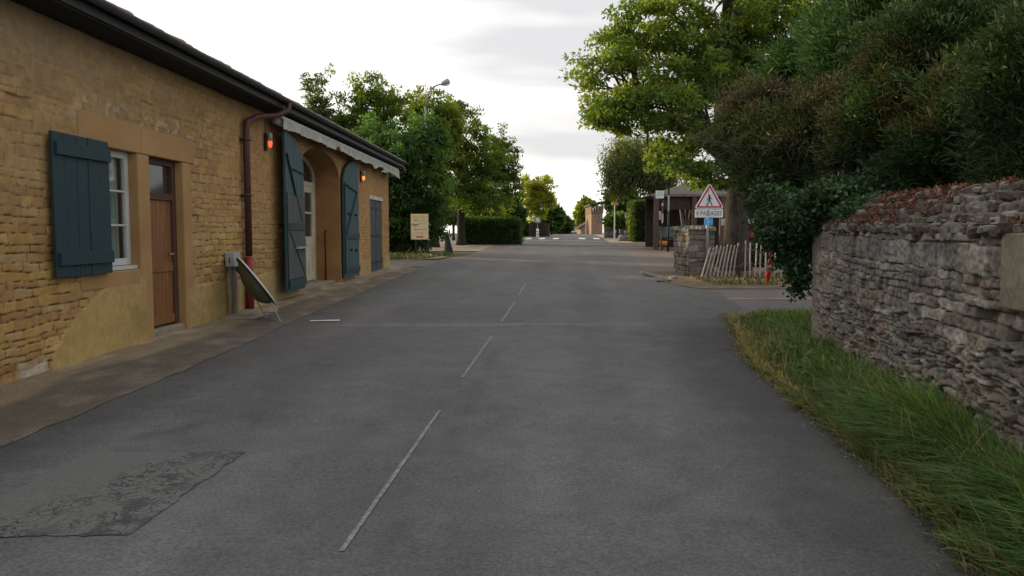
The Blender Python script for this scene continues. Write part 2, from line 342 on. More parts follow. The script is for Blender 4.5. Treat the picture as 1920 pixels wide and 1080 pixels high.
# verge soil under the grass
WR = lambda y: 2.05+.175*np.asarray(y, float)
sheet('verge', lambda y: RR(y)+.05, lambda y: np.where(y < 9.4, WR(y)+.3, 9), -3, 12.6, .15, 24, .01, M['dirt'],
      lambda X, Y: c3(.3+.3*np.clip(1-(X-RR(Y))/.2, 0, 1)*fbm(X*6, Y*6, 3)*2), .05)
# markings
mk = MB()
def strip(mb, p, q, wd, off=.006, n=8):
    p = Vector(p); q = Vector(q); d = (q-p); nn = Vector((-d.y, d.x)).normalized()*wd/2
    rnd = random.Random(int(p.x*100+p.y*37)); b = len(mb.v)
    for k in range(n+1):
        c = p+d*k/n
        for s in (-1, 1):
            e = c+nn*s*(1+rnd.uniform(-.12, .12)); mb.v.append((e.x, e.y, h(e.x, e.y)+off))
    for k in range(n): mb.f.append((b+2*k, b+2*k+1, b+2*k+3, b+2*k+2))
for a, b in (((-.80, 3.53), (-.59, 6.24)), ((-.49, 7.58), (-.27, 10.37)), ((-.16, 11.87), (.05, 14.7)), ((.14, 16.1), (.34, 19.3))):
    strip(mk, a, b, .026, n=30)
mo = mk.obj('road_marking', M['paint']); tag(mo, kind='structure')
mk = MB(); strip(mk, (-3.12, 11.88), (-2.68, 11.96), .11, .012); tag(mk.obj('edge_marking', M['paintw']), kind='structure')
mk = MB()
for px0, px1 in ((979, 1000), (1006, 1024), (1034, 1048), (1087, 1099), (1113, 1127)):
    pn = at((px0+px1)/2, 448, 66); pf = at((px0*.35+px1*.65 if px1 < 1050 else px0*.75+px1*.25), 445, 70.5)
    strip(mk, (pn[0], 66), (pf[0], 70.5), .5 if px1 < 1050 else .55, .012)
tag(mk.obj('crosswalk', M['paintw']), kind='structure')
# white edge line at far left
mk = MB(); 
for a, b in (((880, 463), (930, 458)), ((930, 458), (1000, 453.5))):
    strip(mk, gp(*a), gp(*b), .35, .012)
tag(mk.obj('edge_line', M['pave']), kind='structure')
mo = bpy.data.objects['edge_line']; mo.data.materials[0] = M['paint']
# asphalt repair patch with cracks
def patch_mat():
    m, t, b = new_mat('cracked_patch'); n = t.nodes.new; l = t.links.new
    tcn = n('ShaderNodeTexCoord')
    wn = n('ShaderNodeTexNoise'); wn.inputs['Scale'].default_value = 3; wn.inputs['Detail'].default_value = 6; l(tcn.outputs['Object'], wn.inputs['Vector'])
    ad = n('ShaderNodeMix'); ad.data_type = 'RGBA'; ad.blend_type = 'LINEAR_LIGHT'; ad.inputs[0].default_value = .42; l(tcn.outputs['Object'], ad.inputs[6]); l(wn.outputs['Color'], ad.inputs[7])
    v = n('ShaderNodeTexVoronoi'); v.feature = 'DISTANCE_TO_EDGE'; v.inputs['Scale'].default_value = 9.5; l(ad.outputs[2], v.inputs['Vector'])
    a = n('ShaderNodeAttribute'); a.attribute_name = 'Col'; sx = n('ShaderNodeSeparateColor'); l(a.outputs['Color'], sx.inputs[0])
    mul = n('ShaderNodeMath'); mul.operation = 'MULTIPLY'; mul.inputs[1].default_value = .085; l(sx.outputs[0], mul.inputs[0])
    lt = n('ShaderNodeMath'); lt.operation = 'SUBTRACT'; l(mul.outputs[0], lt.inputs[0]); l(v.outputs['Distance'], lt.inputs[1])
    mm = n('ShaderNodeMath'); mm.operation = 'MULTIPLY'; mm.inputs[1].default_value = 34; mm.use_clamp = True; l(lt.outputs[0], mm.inputs[0])
    n2 = n('ShaderNodeTexNoise'); n2.inputs['Scale'].default_value = 60; n2.inputs['Detail'].default_value = 4; l(tcn.outputs['Object'], n2.inputs['Vector'])
    rp = n('ShaderNodeValToRGB'); rp.color_ramp.elements[0].position = .3; rp.color_ramp.elements[0].color = (.070, .075, .078, 1); rp.color_ramp.elements[1].position = .7; rp.color_ramp.elements[1].color = (.118, .122, .12, 1); l(n2.outputs['Fac'], rp.inputs[0])
    mx = n('ShaderNodeMix'); mx.data_type = 'RGBA'; l(mm.outputs[0], mx.inputs[0]); l(rp.outputs[0], mx.inputs[6]); mx.inputs[7].default_value = (.026, .029, .034, 1)
    l(mx.outputs[2], b.inputs['Base Color']); b.inputs['Roughness'].default_value = .85
    nb = n('ShaderNodeTexNoise'); nb.inputs['Scale'].default_value = 4.2; nb.inputs['Detail'].default_value = 9; nb.inputs['Roughness'].default_value = .72; l(tcn.outputs['Object'], nb.inputs['Vector'])
    nm = n('ShaderNodeMath'); nm.operation = 'MULTIPLY_ADD'; l(nb.outputs['Fac'], nm.inputs[0]); nm.inputs[1].default_value = 14; nm.inputs[2].default_value = -7.6; nm.use_clamp = True
    nq = n('ShaderNodeMath'); nq.operation = 'MULTIPLY'; nq.use_clamp = True; l(nm.outputs[0], nq.inputs[0]); l(sx.outputs[0], nq.inputs[1])
    mxx = n('ShaderNodeMath'); mxx.operation = 'MAXIMUM'; l(nq.outputs[0], mxx.inputs[0]); l(mm.outputs[0], mxx.inputs[1]); l(mxx.outputs[0], mx.inputs[0]); mm = mxx
    inv = n('ShaderNodeMath'); inv.operation = 'SUBTRACT'; inv.inputs[0].default_value = 1; l(mm.outputs[0], inv.inputs[1])
    bp = n('ShaderNodeBump'); bp.inputs['Strength'].default_value = .7; bp.inputs['Distance'].default_value = .012; l(inv.outputs[0], bp.inputs['Height']); l(bp.outputs[0], b.inputs['Normal'])
    return m
c00, c10, c11, c01 = gp(-150, 1010), gp(243, 1004), gp(463, 846), gp(168, 849)
nn = 60; U, Vv = np.meshgrid(np.linspace(0, 1, nn), np.linspace(0, 1, nn))
PX = (c00[0]*(1-U)+c10[0]*U)*(1-Vv)+(c01[0]*(1-U)+c11[0]*U)*Vv
PY = (c00[1]*(1-U)+c10[1]*U)*(1-Vv)+(c01[1]*(1-U)+c11[1]*U)*Vv
ej = (fbm(U*14, Vv*14, 3)-.5)*.055; PX = PX+ej; PY = PY+ej*.8
i = np.arange(nn-1)[:, None]*nn+np.arange(nn-1)[None, :]
edge = np.maximum(sm((.03-(1-U))/.03), np.maximum(sm((.035-Vv)/.03), sm((.02-(1-Vv))/.02)*sm((U-.3)/.2)))
ck = np.clip(fbm(U*4+.3, Vv*3, 31)*2.1-.62, 0, 1)*sm((U-.12-.25*Vv)/.3)
ck = np.maximum(ck, .35*sm((.3-Vv)/.2)); val = np.clip(np.maximum(ck, edge*.95), 0, 1)
po = npobj('asphalt_patch', np.stack([PX, PY, H(PX, PY)+.005], -1).reshape(-1, 3), np.stack([i, i+1, i+nn+1, i+nn], -1).reshape(-1, 4), patch_mat(), None, np.repeat(val.reshape(-1, 1), 3, 1), True)
tag(po, kind='structure')

# ------------------------------------------------------------------ stone relief
def stone_field(S, Z, ch, cw, seed, warp=.02, joint=.02):
    rs = np.random.RandomState(seed)
    zs = [float(Z.min())-.3]
    while zs[-1] < Z.max()+.4:
        zs.append(zs[-1]+ch(zs[-1], rs))
    zs = np.array(zs)
    Zw = Z+warp*1.6*(fbm(S*1.3, Z*2, seed)-.5)*2+warp*.6*(vn(S*9, Z*9, seed+1)-.5)*2
    Sw = S+warp*.8*(vn(S*8, Z*8, seed+2)-.5)*2
    k = np.clip(np.searchsorted(zs, Zw)-1, 0, len(zs)-2)
    dz = np.minimum(Zw-zs[k], zs[k+1]-Zw)
    dx = np.zeros_like(S); sid = np.zeros(S.shape, int); cx = np.zeros_like(S)
    s0, s1 = S.min()-1, S.max()+1
    for c in range(len(zs)-1):
        m = k == c
        if not m.any(): continue
        hc = zs[c+1]-zs[c]; xs = [s0-rs.rand()*.3]
        while xs[-1] < s1: xs.append(xs[-1]+cw(hc, rs))
        xs = np.array(xs); q = np.clip(np.searchsorted(xs, Sw[m])-1, 0, len(xs)-2)
        dx[m] = np.minimum(Sw[m]-xs[q], xs[q+1]-Sw[m]); cx[m] = (Sw[m]-(xs[q]+xs[q+1])/2)/(xs[q+1]-xs[q]); sid[m] = c*911+q*7
    rr = joint
    e = np.sqrt(np.maximum(rr-dx, 0)**2+np.maximum(rr-dz, 0)**2)
    prof = np.sqrt(np.clip(1-(e/rr)**2, 0, 1))
    rnd = np.random.RandomState(seed+9).rand(200003, 4)
    return prof, rnd[(sid*31+seed) % 200003], cx

def W(Y, z, o=0): return (-4.83+.0338*Y+o, Y, z)
# ================================================================== golden stone building
Y0b, Y1b, ZT = 2.0, 25.1, 3.74
bld = root('stone_building', W(14, .3, -2), 'long low golden stone building with dark eaves gutter and teal shutters along the road', 'building')
ARCH = (15.7, 18.85, 2.78, .56)  # y0,y1,spring,rise
OPEN = [(8.35, 9.38, 1.07, 2.48), (9.66, 10.56, -.3, 2.46), (22.35, 23.95, -.3, 2.47)]
def inarch(Yv, Zv, g=0):
    c = (ARCH[0]+ARCH[1])/2; a = (ARCH[1]-ARCH[0])/2+g
    top = ARCH[2]+(ARCH[3]+g)*np.sqrt(np.clip(1-((Yv-c)/a)**2, 0, 1)); return (np.abs(Yv-c) < a) & (Zv < top)
res = .0125
ys = np.arange(Y0b, Y1b+res, res); zs_ = np.arange(-.15, ZT+res, res)
S, Z = np.meshgrid(ys, zs_)
prof, rnd, cx = stone_field(S, Z, lambda z, r: r.uniform(.06, .125), lambda hc, r: r.uniform(.12, .26) if r.rand() < .45 else r.uniform(.26, .5), 3, .020, .010)
base = .0145*S+.03
# mortar cover: 0 bare joints, 1 flush
n1 = fbm(S*.8, Z*1.1, 40)
cover = .40+.28*sm((Z-1.9)/1.0)+.25*sm((S-11.0)/4)+1.0*(n1-.5)-.50*sm((9.3-S)/1.5)*sm((2.1-Z)/.8)
low = sm((1.75-Z+base*.5)/.5)*sm((S-10.6)/.5)*sm(fbm(S*1.7, Z*2, 44)*3-1.1); cover -= .45*low*sm((Z-base-.55)/.25)
cover = np.clip(cover, 0, 1)
# smooth render patches
arcp = base+np.where(S < 9.5, 1.0*np.sqrt(np.clip((S-7.6)/1.75, 0, 1)), 0)*1.0
plas = sm((arcp-Z+.08*(fbm(S*4, Z*4, 50)-.5))/.05)*(S > 7.55)*(S < 9.66)
plas = np.maximum(plas, sm((base+.50+.16*fbm(S*1.5, Z*0, 52)-Z)/.05)*(S > 10.5)*(S < 16.1))
plas = np.maximum(plas, sm((base+.42-Z)/.05)*(S > 18.8))
plas = np.maximum(plas, sm((base+.13*fbm(S*3, S*0, 55)+.0-Z)/.04)*(S < 7.5)*.9)
depth = .030*(prof-1)*(1-cover*.78)+.014*(rnd[..., 0]-.5)*(1-cover*.7)+.012*(fbm(S*14, Z*14, 60)-.5)+.012*cx*(rnd[..., 1]-.5)*(1-cover)
holes = (rnd[..., 2] > .985)*(prof > .4)*(1-plas)*(1-cover*.6); depth = depth-.035*holes
depth = depth*(1-plas)+plas*(.012+.008*(fbm(S*2.5, Z*2.5, 61)-.5))
SC = np.array([[.44, .285, .10], [.40, .255, .09], [.36, .225, .09], [.42, .26, .09], [.48, .33, .135], [.345, .20, .085], [.41, .295, .14]])
sc = SC[(rnd[..., 3]*len(SC)).astype(int)]
mort = np.array([.34, .245, .125])*np.ones(S.shape+(1,)); 
org = sm((S-11)/6)[..., None]; mort = mort*(1-org)+np.array([.385, .235, .105])*org
mortdark = np.array([.06, .04, .025])
fj = sm((1-prof)*1.6)[..., None]
col = sc*(1-.0*fj)
cov3 = cover[..., None]
col = col*(1-.5*cov3)+mort*.5*cov3
jk = .82*cov3**1.2; jc = mort*jk+mortdark*(1-jk)
col = col*(1-fj)+jc*fj
ghost = sm((fbm(S*5, Z*9, 66)-.42)/.14)[..., None]*cov3; col = col*(1-.65*ghost)+mort*.65*ghost
pcol = np.array([.42, .31, .125])*(.75+.5*fbm(S*1.6, Z*2.2, 70))[..., None]
gpl = sm(fbm(S*1.1, Z*2.5, 71)*4-1.7)[..., None]; pcol = pcol*(1-.45*gpl)+np.array([.27, .25, .16])*.45*gpl
p3 = plas[..., None]; col = col*(1-p3)+pcol*p3
# pale lime patches, red clay at the foot, greyer towards the top at the near end
lime = (sm((fbm(S*9, Z*12, 80)-.56)/.05)*sm((.22-np.abs(Z-2.83-.0*S))/.1)*sm((S-8.0)/.3)*sm((12-S)/1.2))[..., None]; col = col*(1-.55*lime)+np.array([.5, .47, .38])*.55*lime
foot = (sm((base+.35-Z)/.25)*sm((7.7-S)/.3)*.5)[..., None]; col = col*(1-foot)+np.array([.25, .14, .06])*foot
wh = (.75*sm((base+.02+.22*fbm(S*5, S*0, 90)-Z)/.03)*sm((S-7.1)/.1)*sm((7.6-S)/.1))[..., None]; col = col*(1-wh)+np.array([.42, .41, .35])*wh
og = (sm((Z-1.3)/1.2)*sm((S-9.5)/6)*.35)[..., None]; col = col*(1-og)+np.array([.42, .235, .095])*og
col = col*(.72+.36*fbm(S*.7, Z*.9, 95))[..., None]*np.array([.98, .98, 1.02])
grey = (sm((11-S)/4)*sm((Z-2.5)/.9)*.38)[..., None]; col = col*(1-grey)+np.array([.24, .20, .145])*grey
keep = np.ones(S.shape, bool)
for a, b, c, d in OPEN: keep &= ~((S > a-.06) & (S < b+.06) & (Z > c-.06) & (Z < d+.06))
keep &= ~inarch(S, Z, .04)
V = np.stack([-4.83+.0338*S+depth, S, Z], -1).reshape(-1, 3); nx = S.shape[1]
i = (np.arange(S.shape[0]-1)[:, None]*nx+np.arange(nx-1)[None, :])
kf = (keep[:-1, :-1] & keep[1:, 1:] & keep[:-1, 1:] & keep[1:, :-1]).ravel()
F = np.stack([i, i+1, i+nx+1, i+nx], -1).reshape(-1, 4)[kf]
npobj('facade', V, F, M['stone_y'], bld, col.reshape(-1, 3), True)
# gable end
gy_ = np.linspace(0, 8.6, 200); gz = np.linspace(-.3, 6.1, 180); A, B = np.meshgrid(gy_, gz)
pr2, rn2, _ = stone_field(A, B, lambda z, r: r.uniform(.08, .16), lambda hc, r: r.uniform(.15, .4), 12, .02, .025)
topz = 3.7+.54*np.minimum(A, 8.6-A); Bc = np.minimum(B, topz)
cl = SC[(rn2[..., 3]*len(SC)).astype(int)]*(.5+.5*pr2)[..., None]
i = (np.arange(179)[:, None]*200+np.arange(199)[None, :])
npobj('gable_wall', np.stack([-3.985-A, 25.1+.02*pr2, Bc], -1).reshape(-1, 3), np.stack([i, i+200, i+201, i+1], -1).reshape(-1, 4), M['stone_y'], bld, cl.reshape(-1, 3), True)
mb = MB(); mb.add([W(2, -.3), W(2, 3.7), W(2, 6.0, -4.3), W(2, 3.7, -8.6), W(2, -.3, -8.6)], [(0, 1, 2, 3, 4)])
mb.add([W(2, -.3, -8.6), W(25.1, -.3, -8.6), W(25.1, 3.7, -8.6), W(2, 3.7, -8.6)], [(0, 1, 2, 3)]); mb.obj('rear_wall', M['cut_y'], bld)
# cut stone surrounds (window + door share the middle pier)
mb = MB()
mb.wbox(9.38, 9.66, .05, 2.455, -.16, .012)                       # pier
mb.wbox(10.56, 10.80, .05, 2.455, -.16, .012)                     # right jamb of door
mb.wbox(8.2, 9.48, 2.46, 2.80, -.16, .010)                        # window lintel
mb.wbox(9.484, 10.92, 2.46, 2.78, -.16, .014)                     # door lintel
mb.wbox(8.15, 9.376, .88, 1.065, -.16, .013)                      # sill block
mb.wbox(8.15, 8.35, 1.07, 2.455, -.16, .010)
mb.obj('stone_surround', mat('surround_stone', (.335, .212, .092), (.265, .155, .064), 1.5, .88, .3, 60, bdist=.005), bld, bevel=.012)
mb = MB(); mb.wbox(22.2, 24.1, 2.47, 2.58, -.1, .02); mb.obj('lintel', M['cream'], bld, bevel=.01)
for a in (22.25, 23.95): mb = MB(); mb.wbox(a, a+.1, .1, 2.465, -.3, -.001); mb.obj('side_jamb', M['cut_o'], bld)
# window
wf = MB(); o0, o1 = -.155, -.105
for a, b, c, d in ((8.35, 8.42, 1.12, 2.46), (9.30, 9.38, 1.12, 2.46), (8.42, 9.30, 1.12, 1.20), (8.42, 9.30, 2.38, 2.46), (8.83, 8.88, 1.2, 2.38)): wf.wbox(a, b, c, d, o0, o1)
for z in (1.58, 1.98): wf.wbox(8.421, 9.299, z, z+.025, o0+.012, o1-.006)
for y in (8.62, 9.09): pass
win = wf.obj('window', M['white'], bld, bevel=.004)
s_ = MB(); s_.wbox(8.36, 9.38, 1.072, 1.115, -.155, -.03); s_.obj('window_sill', M['white'], win)
g_ = MB(); g_.wbox(8.425, 9.295, 1.205, 2.375, -.14, -.135)
gm, gt, gb = new_mat('clear_pane'); gtr = gt.nodes.new('ShaderNodeBsdfTransparent'); gtr.inputs[0].default_value = (.8, .85, .85, 1); ggl = gt.nodes.new('ShaderNodeBsdfGlossy'); ggl.inputs['Roughness'].default_value = .03; gmx = gt.nodes.new('ShaderNodeMixShader'); gmx.inputs[0].default_value = .12
gt.links.new(gtr.outputs[0], gmx.inputs[1]); gt.links.new(ggl.outputs[0], gmx.inputs[2]); gt.links.new(gmx.outputs[0], gt.nodes['Material Output'].inputs[0])
g_.obj('pane', gm, win)
cu = MB(); nn = 120
vs = [W(8.42+.88*k/nn, z, -.21+.014*math.sin(k*.9)+.006*math.sin(k*2.3)) for z in (1.2, 2.4) for k in range(nn+1)]
cu.add(vs, [(k, k+1, nn+2+k, nn+1+k) for k in range(nn)]); cu.obj('curtain', M['curtain'], win, smooth=True)
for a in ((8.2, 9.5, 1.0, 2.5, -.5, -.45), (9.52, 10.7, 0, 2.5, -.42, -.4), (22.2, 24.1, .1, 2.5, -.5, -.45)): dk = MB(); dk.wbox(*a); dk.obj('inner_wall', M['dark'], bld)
# shutter builder in wall space -------------------------------------------------
def plank_leaf(y0, y1, z0, topf, o, th, planks, m, parent, name='shutter', swing=0, hinge=None):
    mb = MB(); w_ = (y1-y0)/planks; rnd_ = random.Random(int(y0*10))
    hinge = y1 if hinge is None else hinge
    def P(y, z, oo):
        d = y-hinge; c, s = math.cos(swing), math.sin(swing)
        return W(hinge+d*c, z, o+abs(d)*abs(s)+oo)
    for k in range(planks):
        a = y0+k*w_+.004; b = y0+(k+1)*w_-.004; za, zb = topf(a), topf(b); lo = z0+rnd_.uniform(-.012, .012); e = rnd_.uniform(-.004, .004)
        mb.hexa([P(a, lo, e), P(a, lo, th+e), P(b, lo, th+e), P(b, lo, e), P(a, za, e), P(a, za, th+e), P(b, zb, th+e), P(b, zb, e)])
    return mb.obj(name, m, parent, bevel=.004), P
def battens(P, specs, m, parent, th, name='batten'):
    for a, b, c, d, wd in specs:   # from (a,b) to (c,d) in y,z
        L_ = math.hypot(c-a, d-b); ny, nz_ = -(d-b)/L_*wd/2, (c-a)/L_*wd/2
        mb = MB(); q = [(a-ny, b-nz_), (c-ny, d-nz_), (c+ny, d+nz_), (a+ny, b+nz_)]
        mb.hexa([P(y, z, th+.003) for y, z in q]+[P(y, z, th+.032) for y, z in q]); mb.obj(name, m, parent, bevel=.004)
# left window shutter
lf, P = plank_leaf(7.62, 8.64, 1.06, lambda y: 2.50, .05, .03, 5, M['shutter'], bld)
battens(P, [(7.66, 2.34, 8.62, 2.34, .13), (7.66, 1.24, 8.62, 1.24, .13)], M['shutter'], lf, .03)
for z in (1.24, 2.34): hg = MB(); hg.wbox(8.6, 8.68, z-.02, z+.02, .012, .05); hg.obj('hinge', M['black'], lf)
# timber door
dr = MB(); dr.wbox(9.665, 9.76, .27, 2.455, -.16, -.09); dr.wbox(10.46, 10.555, .27, 2.455, -.16, -.09); dr.wbox(9.76, 10.46, 1.93, 2.02, -.16, -.09); dr.wbox(9.76, 10.46, 2.38, 2.455, -.16, -.09)
door = dr.obj('door', mat('door_frame_wood', (.085, .040, .026), (.05, .024, .017), 3, .6, .3, 9, stretch=(8, 8, .7)), bld, bevel=.004); 
door['label'] = 'brown wooden door with dark transom pane'
dp = MB()
for k in range(7): dp.wbox(9.762+k*.0997, 9.857+k*.0997, .40, 1.93, -.15, -.122)
dp.wbox(9.762, 10.458, .99, 1.10, -.12, -.105); dp.wbox(9.762, 10.458, .30, .42, -.12, -.105)
dl = dp.obj('door_leaf', M['wood_o'], door, bevel=.004)
hd = MB(); hd.tube([W(10.38, 1.22, -.11), W(10.38, 1.22, -.06)], .012); hd.tube([W(10.38, 1.22, -.06), W(10.28, 1.22, -.06)], .009); hd.obj('handle', M['steel'], door, smooth=True)
tp = MB(); tp.wbox(9.76, 10.46, 2.02, 2.38, -.14, -.13); tp.obj('transom_pane', M['glass'], door)
th = MB(); th.wbox(9.6, 10.62, .0, .27, -.3, -.02); th.obj('threshold', M['concrete'], bld, bevel=.02)
# arched doorway --------------------------------------------------------------
ac = (ARCH[0]+ARCH[1])/2; aa = (ARCH[1]-ARCH[0])/2; DEP = .58
def archpts(g=0, zb=.1, n=28):
    pts = [(ARCH[0]-g, zb)]+[(ac-(aa+g)*math.cos(math.pi*k/n), ARCH[2]+(ARCH[3]+g)*math.sin(math.pi*k/n)) for k in range(n+1)]+[(ARCH[1]+g, zb)]
    return pts
mb = MB(); ip, op = archpts(0), archpts(.10)
n = len(ip); vs = [W(y, z, .010) for y, z in ip]+[W(y, z, .010) for y, z in op]+[W(y, z, -DEP) for y, z in ip]+[W(y, z, -.03) for y, z in op]
fs = []
for k in range(n-1): fs += [(k, k+1, n+k+1, n+k), (k, 2*n+k, 2*n+k+1, k+1), (n+k, n+k+1, 3*n+k+1, 3*n+k)]
mb.add(vs, fs); mb.obj('arch_reveal', M['cut_o'], bld)
mb = MB(); mb.wbox(ARCH[0]-.02, ARCH[1]+.02, .05, .36, -DEP-.3, -.12); mb.obj('porch_step', M['concrete'], bld, bevel=.015)
# glazed double doors with fanlight
gd = MB(); O0, O1 = -DEP-.06, -DEP+.001
outer = archpts(-.002, .36); inner = archpts(-.10, .36)
n = len(outer); vs = [W(y, z, O1) for y, z in outer]+[W(y, z, O1) for y, z in inner]+[W(y, z, O0) for y, z in inner]
gd.add(vs, [f for k in range(n-1) for f in ((k, k+1, n+k+1, n+k), (n+k, n+k+1, 2*n+k+1, 2*n+k))])
gd.wbox(ARCH[0]+.1, ARCH[1]-.1, 2.60, 2.70, O0, O1+.006)
pd = gd.obj('glazed_door', M['cream'], bld)
for a, b in ((ARCH[0]+.1, ac-.004), (ac+.004, ARCH[1]-.1)):
    q = MB(); x0, x1 = O0+.004, O1-.004
    q.wbox(a, a+.16, .38, 2.595, x0, x1); q.wbox(b-.16, b, .38, 2.595, x0, x1)
    for z0, z1 in ((.38, .56), (1.22, 1.42), (1.95, 2.0), (2.45, 2.595)): q.wbox(a+.16, b-.16, z0, z1, x0, x1-.003)
    q.wbox(a+.16, b-.16, .56, 1.22, x0+.01, x1-.02); q.wbox(a+.22, b-.22, .64, 1.14, x0+.012, x1-.008); q.wbox((a+b)/2-.015, (a+b)/2+.015, 1.42, 2.45, x0, x1-.006)
    lf_ = q.obj('door_leaf', M['cream'], pd, bevel=.004)
q = MB(); q.wbox(ARCH[0]+.1, ARCH[1]-.1, 1.4, 3.3, O0+.02, O0+.024); q.obj('pane', M['glass'], pd)
q = MB(); q.tube([W(ac-.06, 1.3, O1), W(ac-.06, 1.3, O1+.05), W(ac-.16, 1.3, O1+.05)], .01); q.obj('handle', M['steel'], pd)
q = MB(); yr = ARCH[1]-.07; q.tube([W(yr, .36, -.33), W(yr, 1.55, -.33)], .018); q.tube([W(yr, 1.55, -.33), W(ARCH[1]+.02, 1.55, -.33)], .018); q.obj('handrail', M['black'], bld, smooth=True)
# arched shutters, folded back on the wall
def ltop(y): d = (14.13+1.52)-y; return ARCH[2]+.02+(ARCH[3])*math.sqrt(max(0, 1-(1-d/1.52)**2))
sw = R(5)
leafL, PL = plank_leaf(14.13, 15.65, .40, ltop, .07, .045, 7, M['shutter2'], bld, swing=-sw, hinge=15.65)
battens(PL, [(14.19, .55, 15.63, .55, .16), (14.43, 2.72, 15.6, 2.68, .035), (14.23, 1.62, 15.6, 1.62, .14), (14.2, 2.95, 15.38, 1.72, .05), (14.27, 1.54, 15.56, .66, .05)], M['shutter'], leafL, .045)
q = MB()
for a, b in ((14.18, 14.60), (14.61, 14.97), (14.98, 15.31), (15.32, 15.64)):
    zt = 2.24+random.Random(a).uniform(-.03, .02); pts = [(a, .64), (b, .64), (b, zt), ((a+b)/2, zt-.05), (a, zt)]
    q.prism([PL(y, z, .049) for y, z in pts], Vector(PL(a, 1, .065))-Vector(PL(a, 1, .049)))
q.obj('plank_repair', M['shutgrey'], leafL, bevel=.003)
q = MB(); q.hexa([PL(y, z, oo) for z in (1.20, 1.235) for y, oo in ((14.7, .07), (14.7, .13), (15.61, .13), (15.61, .07))]); q.obj('ledge', M['grey'], leafL)
q = MB(); q.tube([PL(15.59, 1.2, .1), PL(15.59, 1.38, .1)], .018); q.obj('shutter_bolt', M['white'], leafL)
def rtop(y): d = y-18.92; return ARCH[2]+.02+ARCH[3]*math.sqrt(max(0, 1-(1-min(1, d/1.4))**2))
leafR, PR = plank_leaf(18.92, 20.30, .40, rtop, .05, .045, 6, M['shutter2'], bld, swing=R(2), hinge=18.92)
battens(PR, [(18.96, .58, 20.26, .58, .14), (18.96, 2.72, 20.1, 2.55, .045), (18.96, 1.42, 20.26, 1.42, .13), (19.1, 1.5, 20.05, 2.5, .05), (18.97, .5, 18.97, 2.7, .05)], M['shutter'], leafR, .045)
for y, z in ((19.35, 1.98), (19.95, 1.96), (19.5, 1.08), (19.95, 1.06)):
    q = MB(); q.tube([PR(y, z, .04), PR(y, z, .09)], .035); q.obj('knob', M['black'], leafR, smooth=True)
# narrow double shutter at the far end
q = MB()
for a, b, o_ in ((22.36, 23.13, -.05), (23.17, 23.94, -.05)):
    for k in range(5): q.wbox(a+k*.154, a+k*.154+.148, .37, 2.455, o_, o_+.03)
sh = q.obj('shutter', mat('slate_blue_paint', (.035, .055, .075), (.022, .036, .05), 4, .6, .2), bld, bevel=.003, label='closed slate blue double shutter at the far end')
for z in (.62, 1.4, 2.2):
    for a, b in ((22.40, 23.10), (23.2, 23.9)): q = MB(); q.wbox(a, b, z, z+.05, -.018, .0); q.obj('hinge_strap', M['black'], sh)
# eaves, gutter, roof, downpipe
q = MB(); q.wbox(Y0b, 25.45, 3.62, 3.65, .0, .40)
q.obj('soffit', M['soffit'], bld)
q = MB(); q.wbox(Y0b, 25.47, 3.64, 3.79, .402, .425); q.obj('fascia', M['gutter'], bld)
q = MB(); ng = 10; gy2 = np.linspace(Y0b, 25.62, 24)
vs = []; 
for y in gy2:
    for k in range(ng+1):
        a = math.pi+math.pi*k/ng; vs.append(W(y, 3.79+.062*math.sin(a), .50+.062*math.cos(a)))
    for k in range(ng+1):
        a = 2*math.pi-math.pi*k/ng; vs.append(W(y, 3.79+.056*math.sin(a), .50+.056*math.cos(a)))
m_ = 2*(ng+1); q.add(vs, [(j*m_+k, j*m_+(k+1) % m_, (j+1)*m_+(k+1) % m_, (j+1)*m_+k) for j in range(len(gy2)-1) for k in range(m_)]+[tuple(range(m_)), tuple((len(gy2)-1)*m_+k for k in range(m_-1, -1, -1))])
q.obj('gutter', mat('gutter_grey', (.060, .060, .064), (.045, .045, .05), 5, .5, .05), bld, smooth=True)
# roof tiles: overlapping wavy courses
TW, TL = .24, .33; rs = np.random.RandomState(4)
ntile = int((25.55-Y0b)/TW); sub = 6; rows = []; V = []; F = []; C = []
yy = Y0b+np.arange(ntile*sub+1)*TW/sub; tid = np.minimum((np.arange(len(yy))/sub).astype(int), ntile-1)
for side in (1, -1):
    for c in range(15):
        o_a = (.50-c*.32) if side == 1 else (-9.1+c*.32); jit = rs.uniform(-.02, .025, ntile)[tid]; lift = rs.uniform(0, .012, ntile)[tid]
        for e, (du, dz) in enumerate(((0, -.0), (0, .022), (TL+.04, .022))):
            oo = o_a-side*(du*.88)+(jit*side if e < 2 else 0)
            zz = 3.785+(.50-o_a if side == 1 else o_a+9.1)*.47+du*.47*.88+dz+.020*np.abs(np.sin(np.pi*(yy-Y0b)/TW))+(lift if e < 2 else 0)
            V.append(np.stack([-4.83+.0338*yy+oo, yy, zz], -1))
        tc_ = np.array([.24, .17, .13])*(rs.uniform(.6, 1.3, ntile)[tid])[:, None]; lich = (rs.rand(ntile)[tid] > .6)[:, None]; tc_ = np.where(lich, tc_*.4+np.array([.16, .155, .13])*.8, tc_)
        for e in range(3): C.append(tc_)
        b = (len(V)-3)*len(yy)
        for e in range(2):
            k = np.arange(len(yy)-1); F.append(np.stack([b+e*len(yy)+k, b+e*len(yy)+k+1, b+(e+1)*len(yy)+k+1, b+(e+1)*len(yy)+k], -1))
npobj('roof', np.concatenate(V), np.concatenate(F), M['tile'], bld, np.concatenate(C))
q = MB(); q.add([W(Y0b, 3.77, .42), W(25.4, 3.77, .42), W(25.4, 6.10, -4.3), W(Y0b, 6.10, -4.3), W(25.4, 3.78, -9), W(Y0b, 3.78, -9)], [(0, 1, 2, 3), (3, 2, 4, 5)]); q.obj('roof_underlay', M['soffit'], bld)
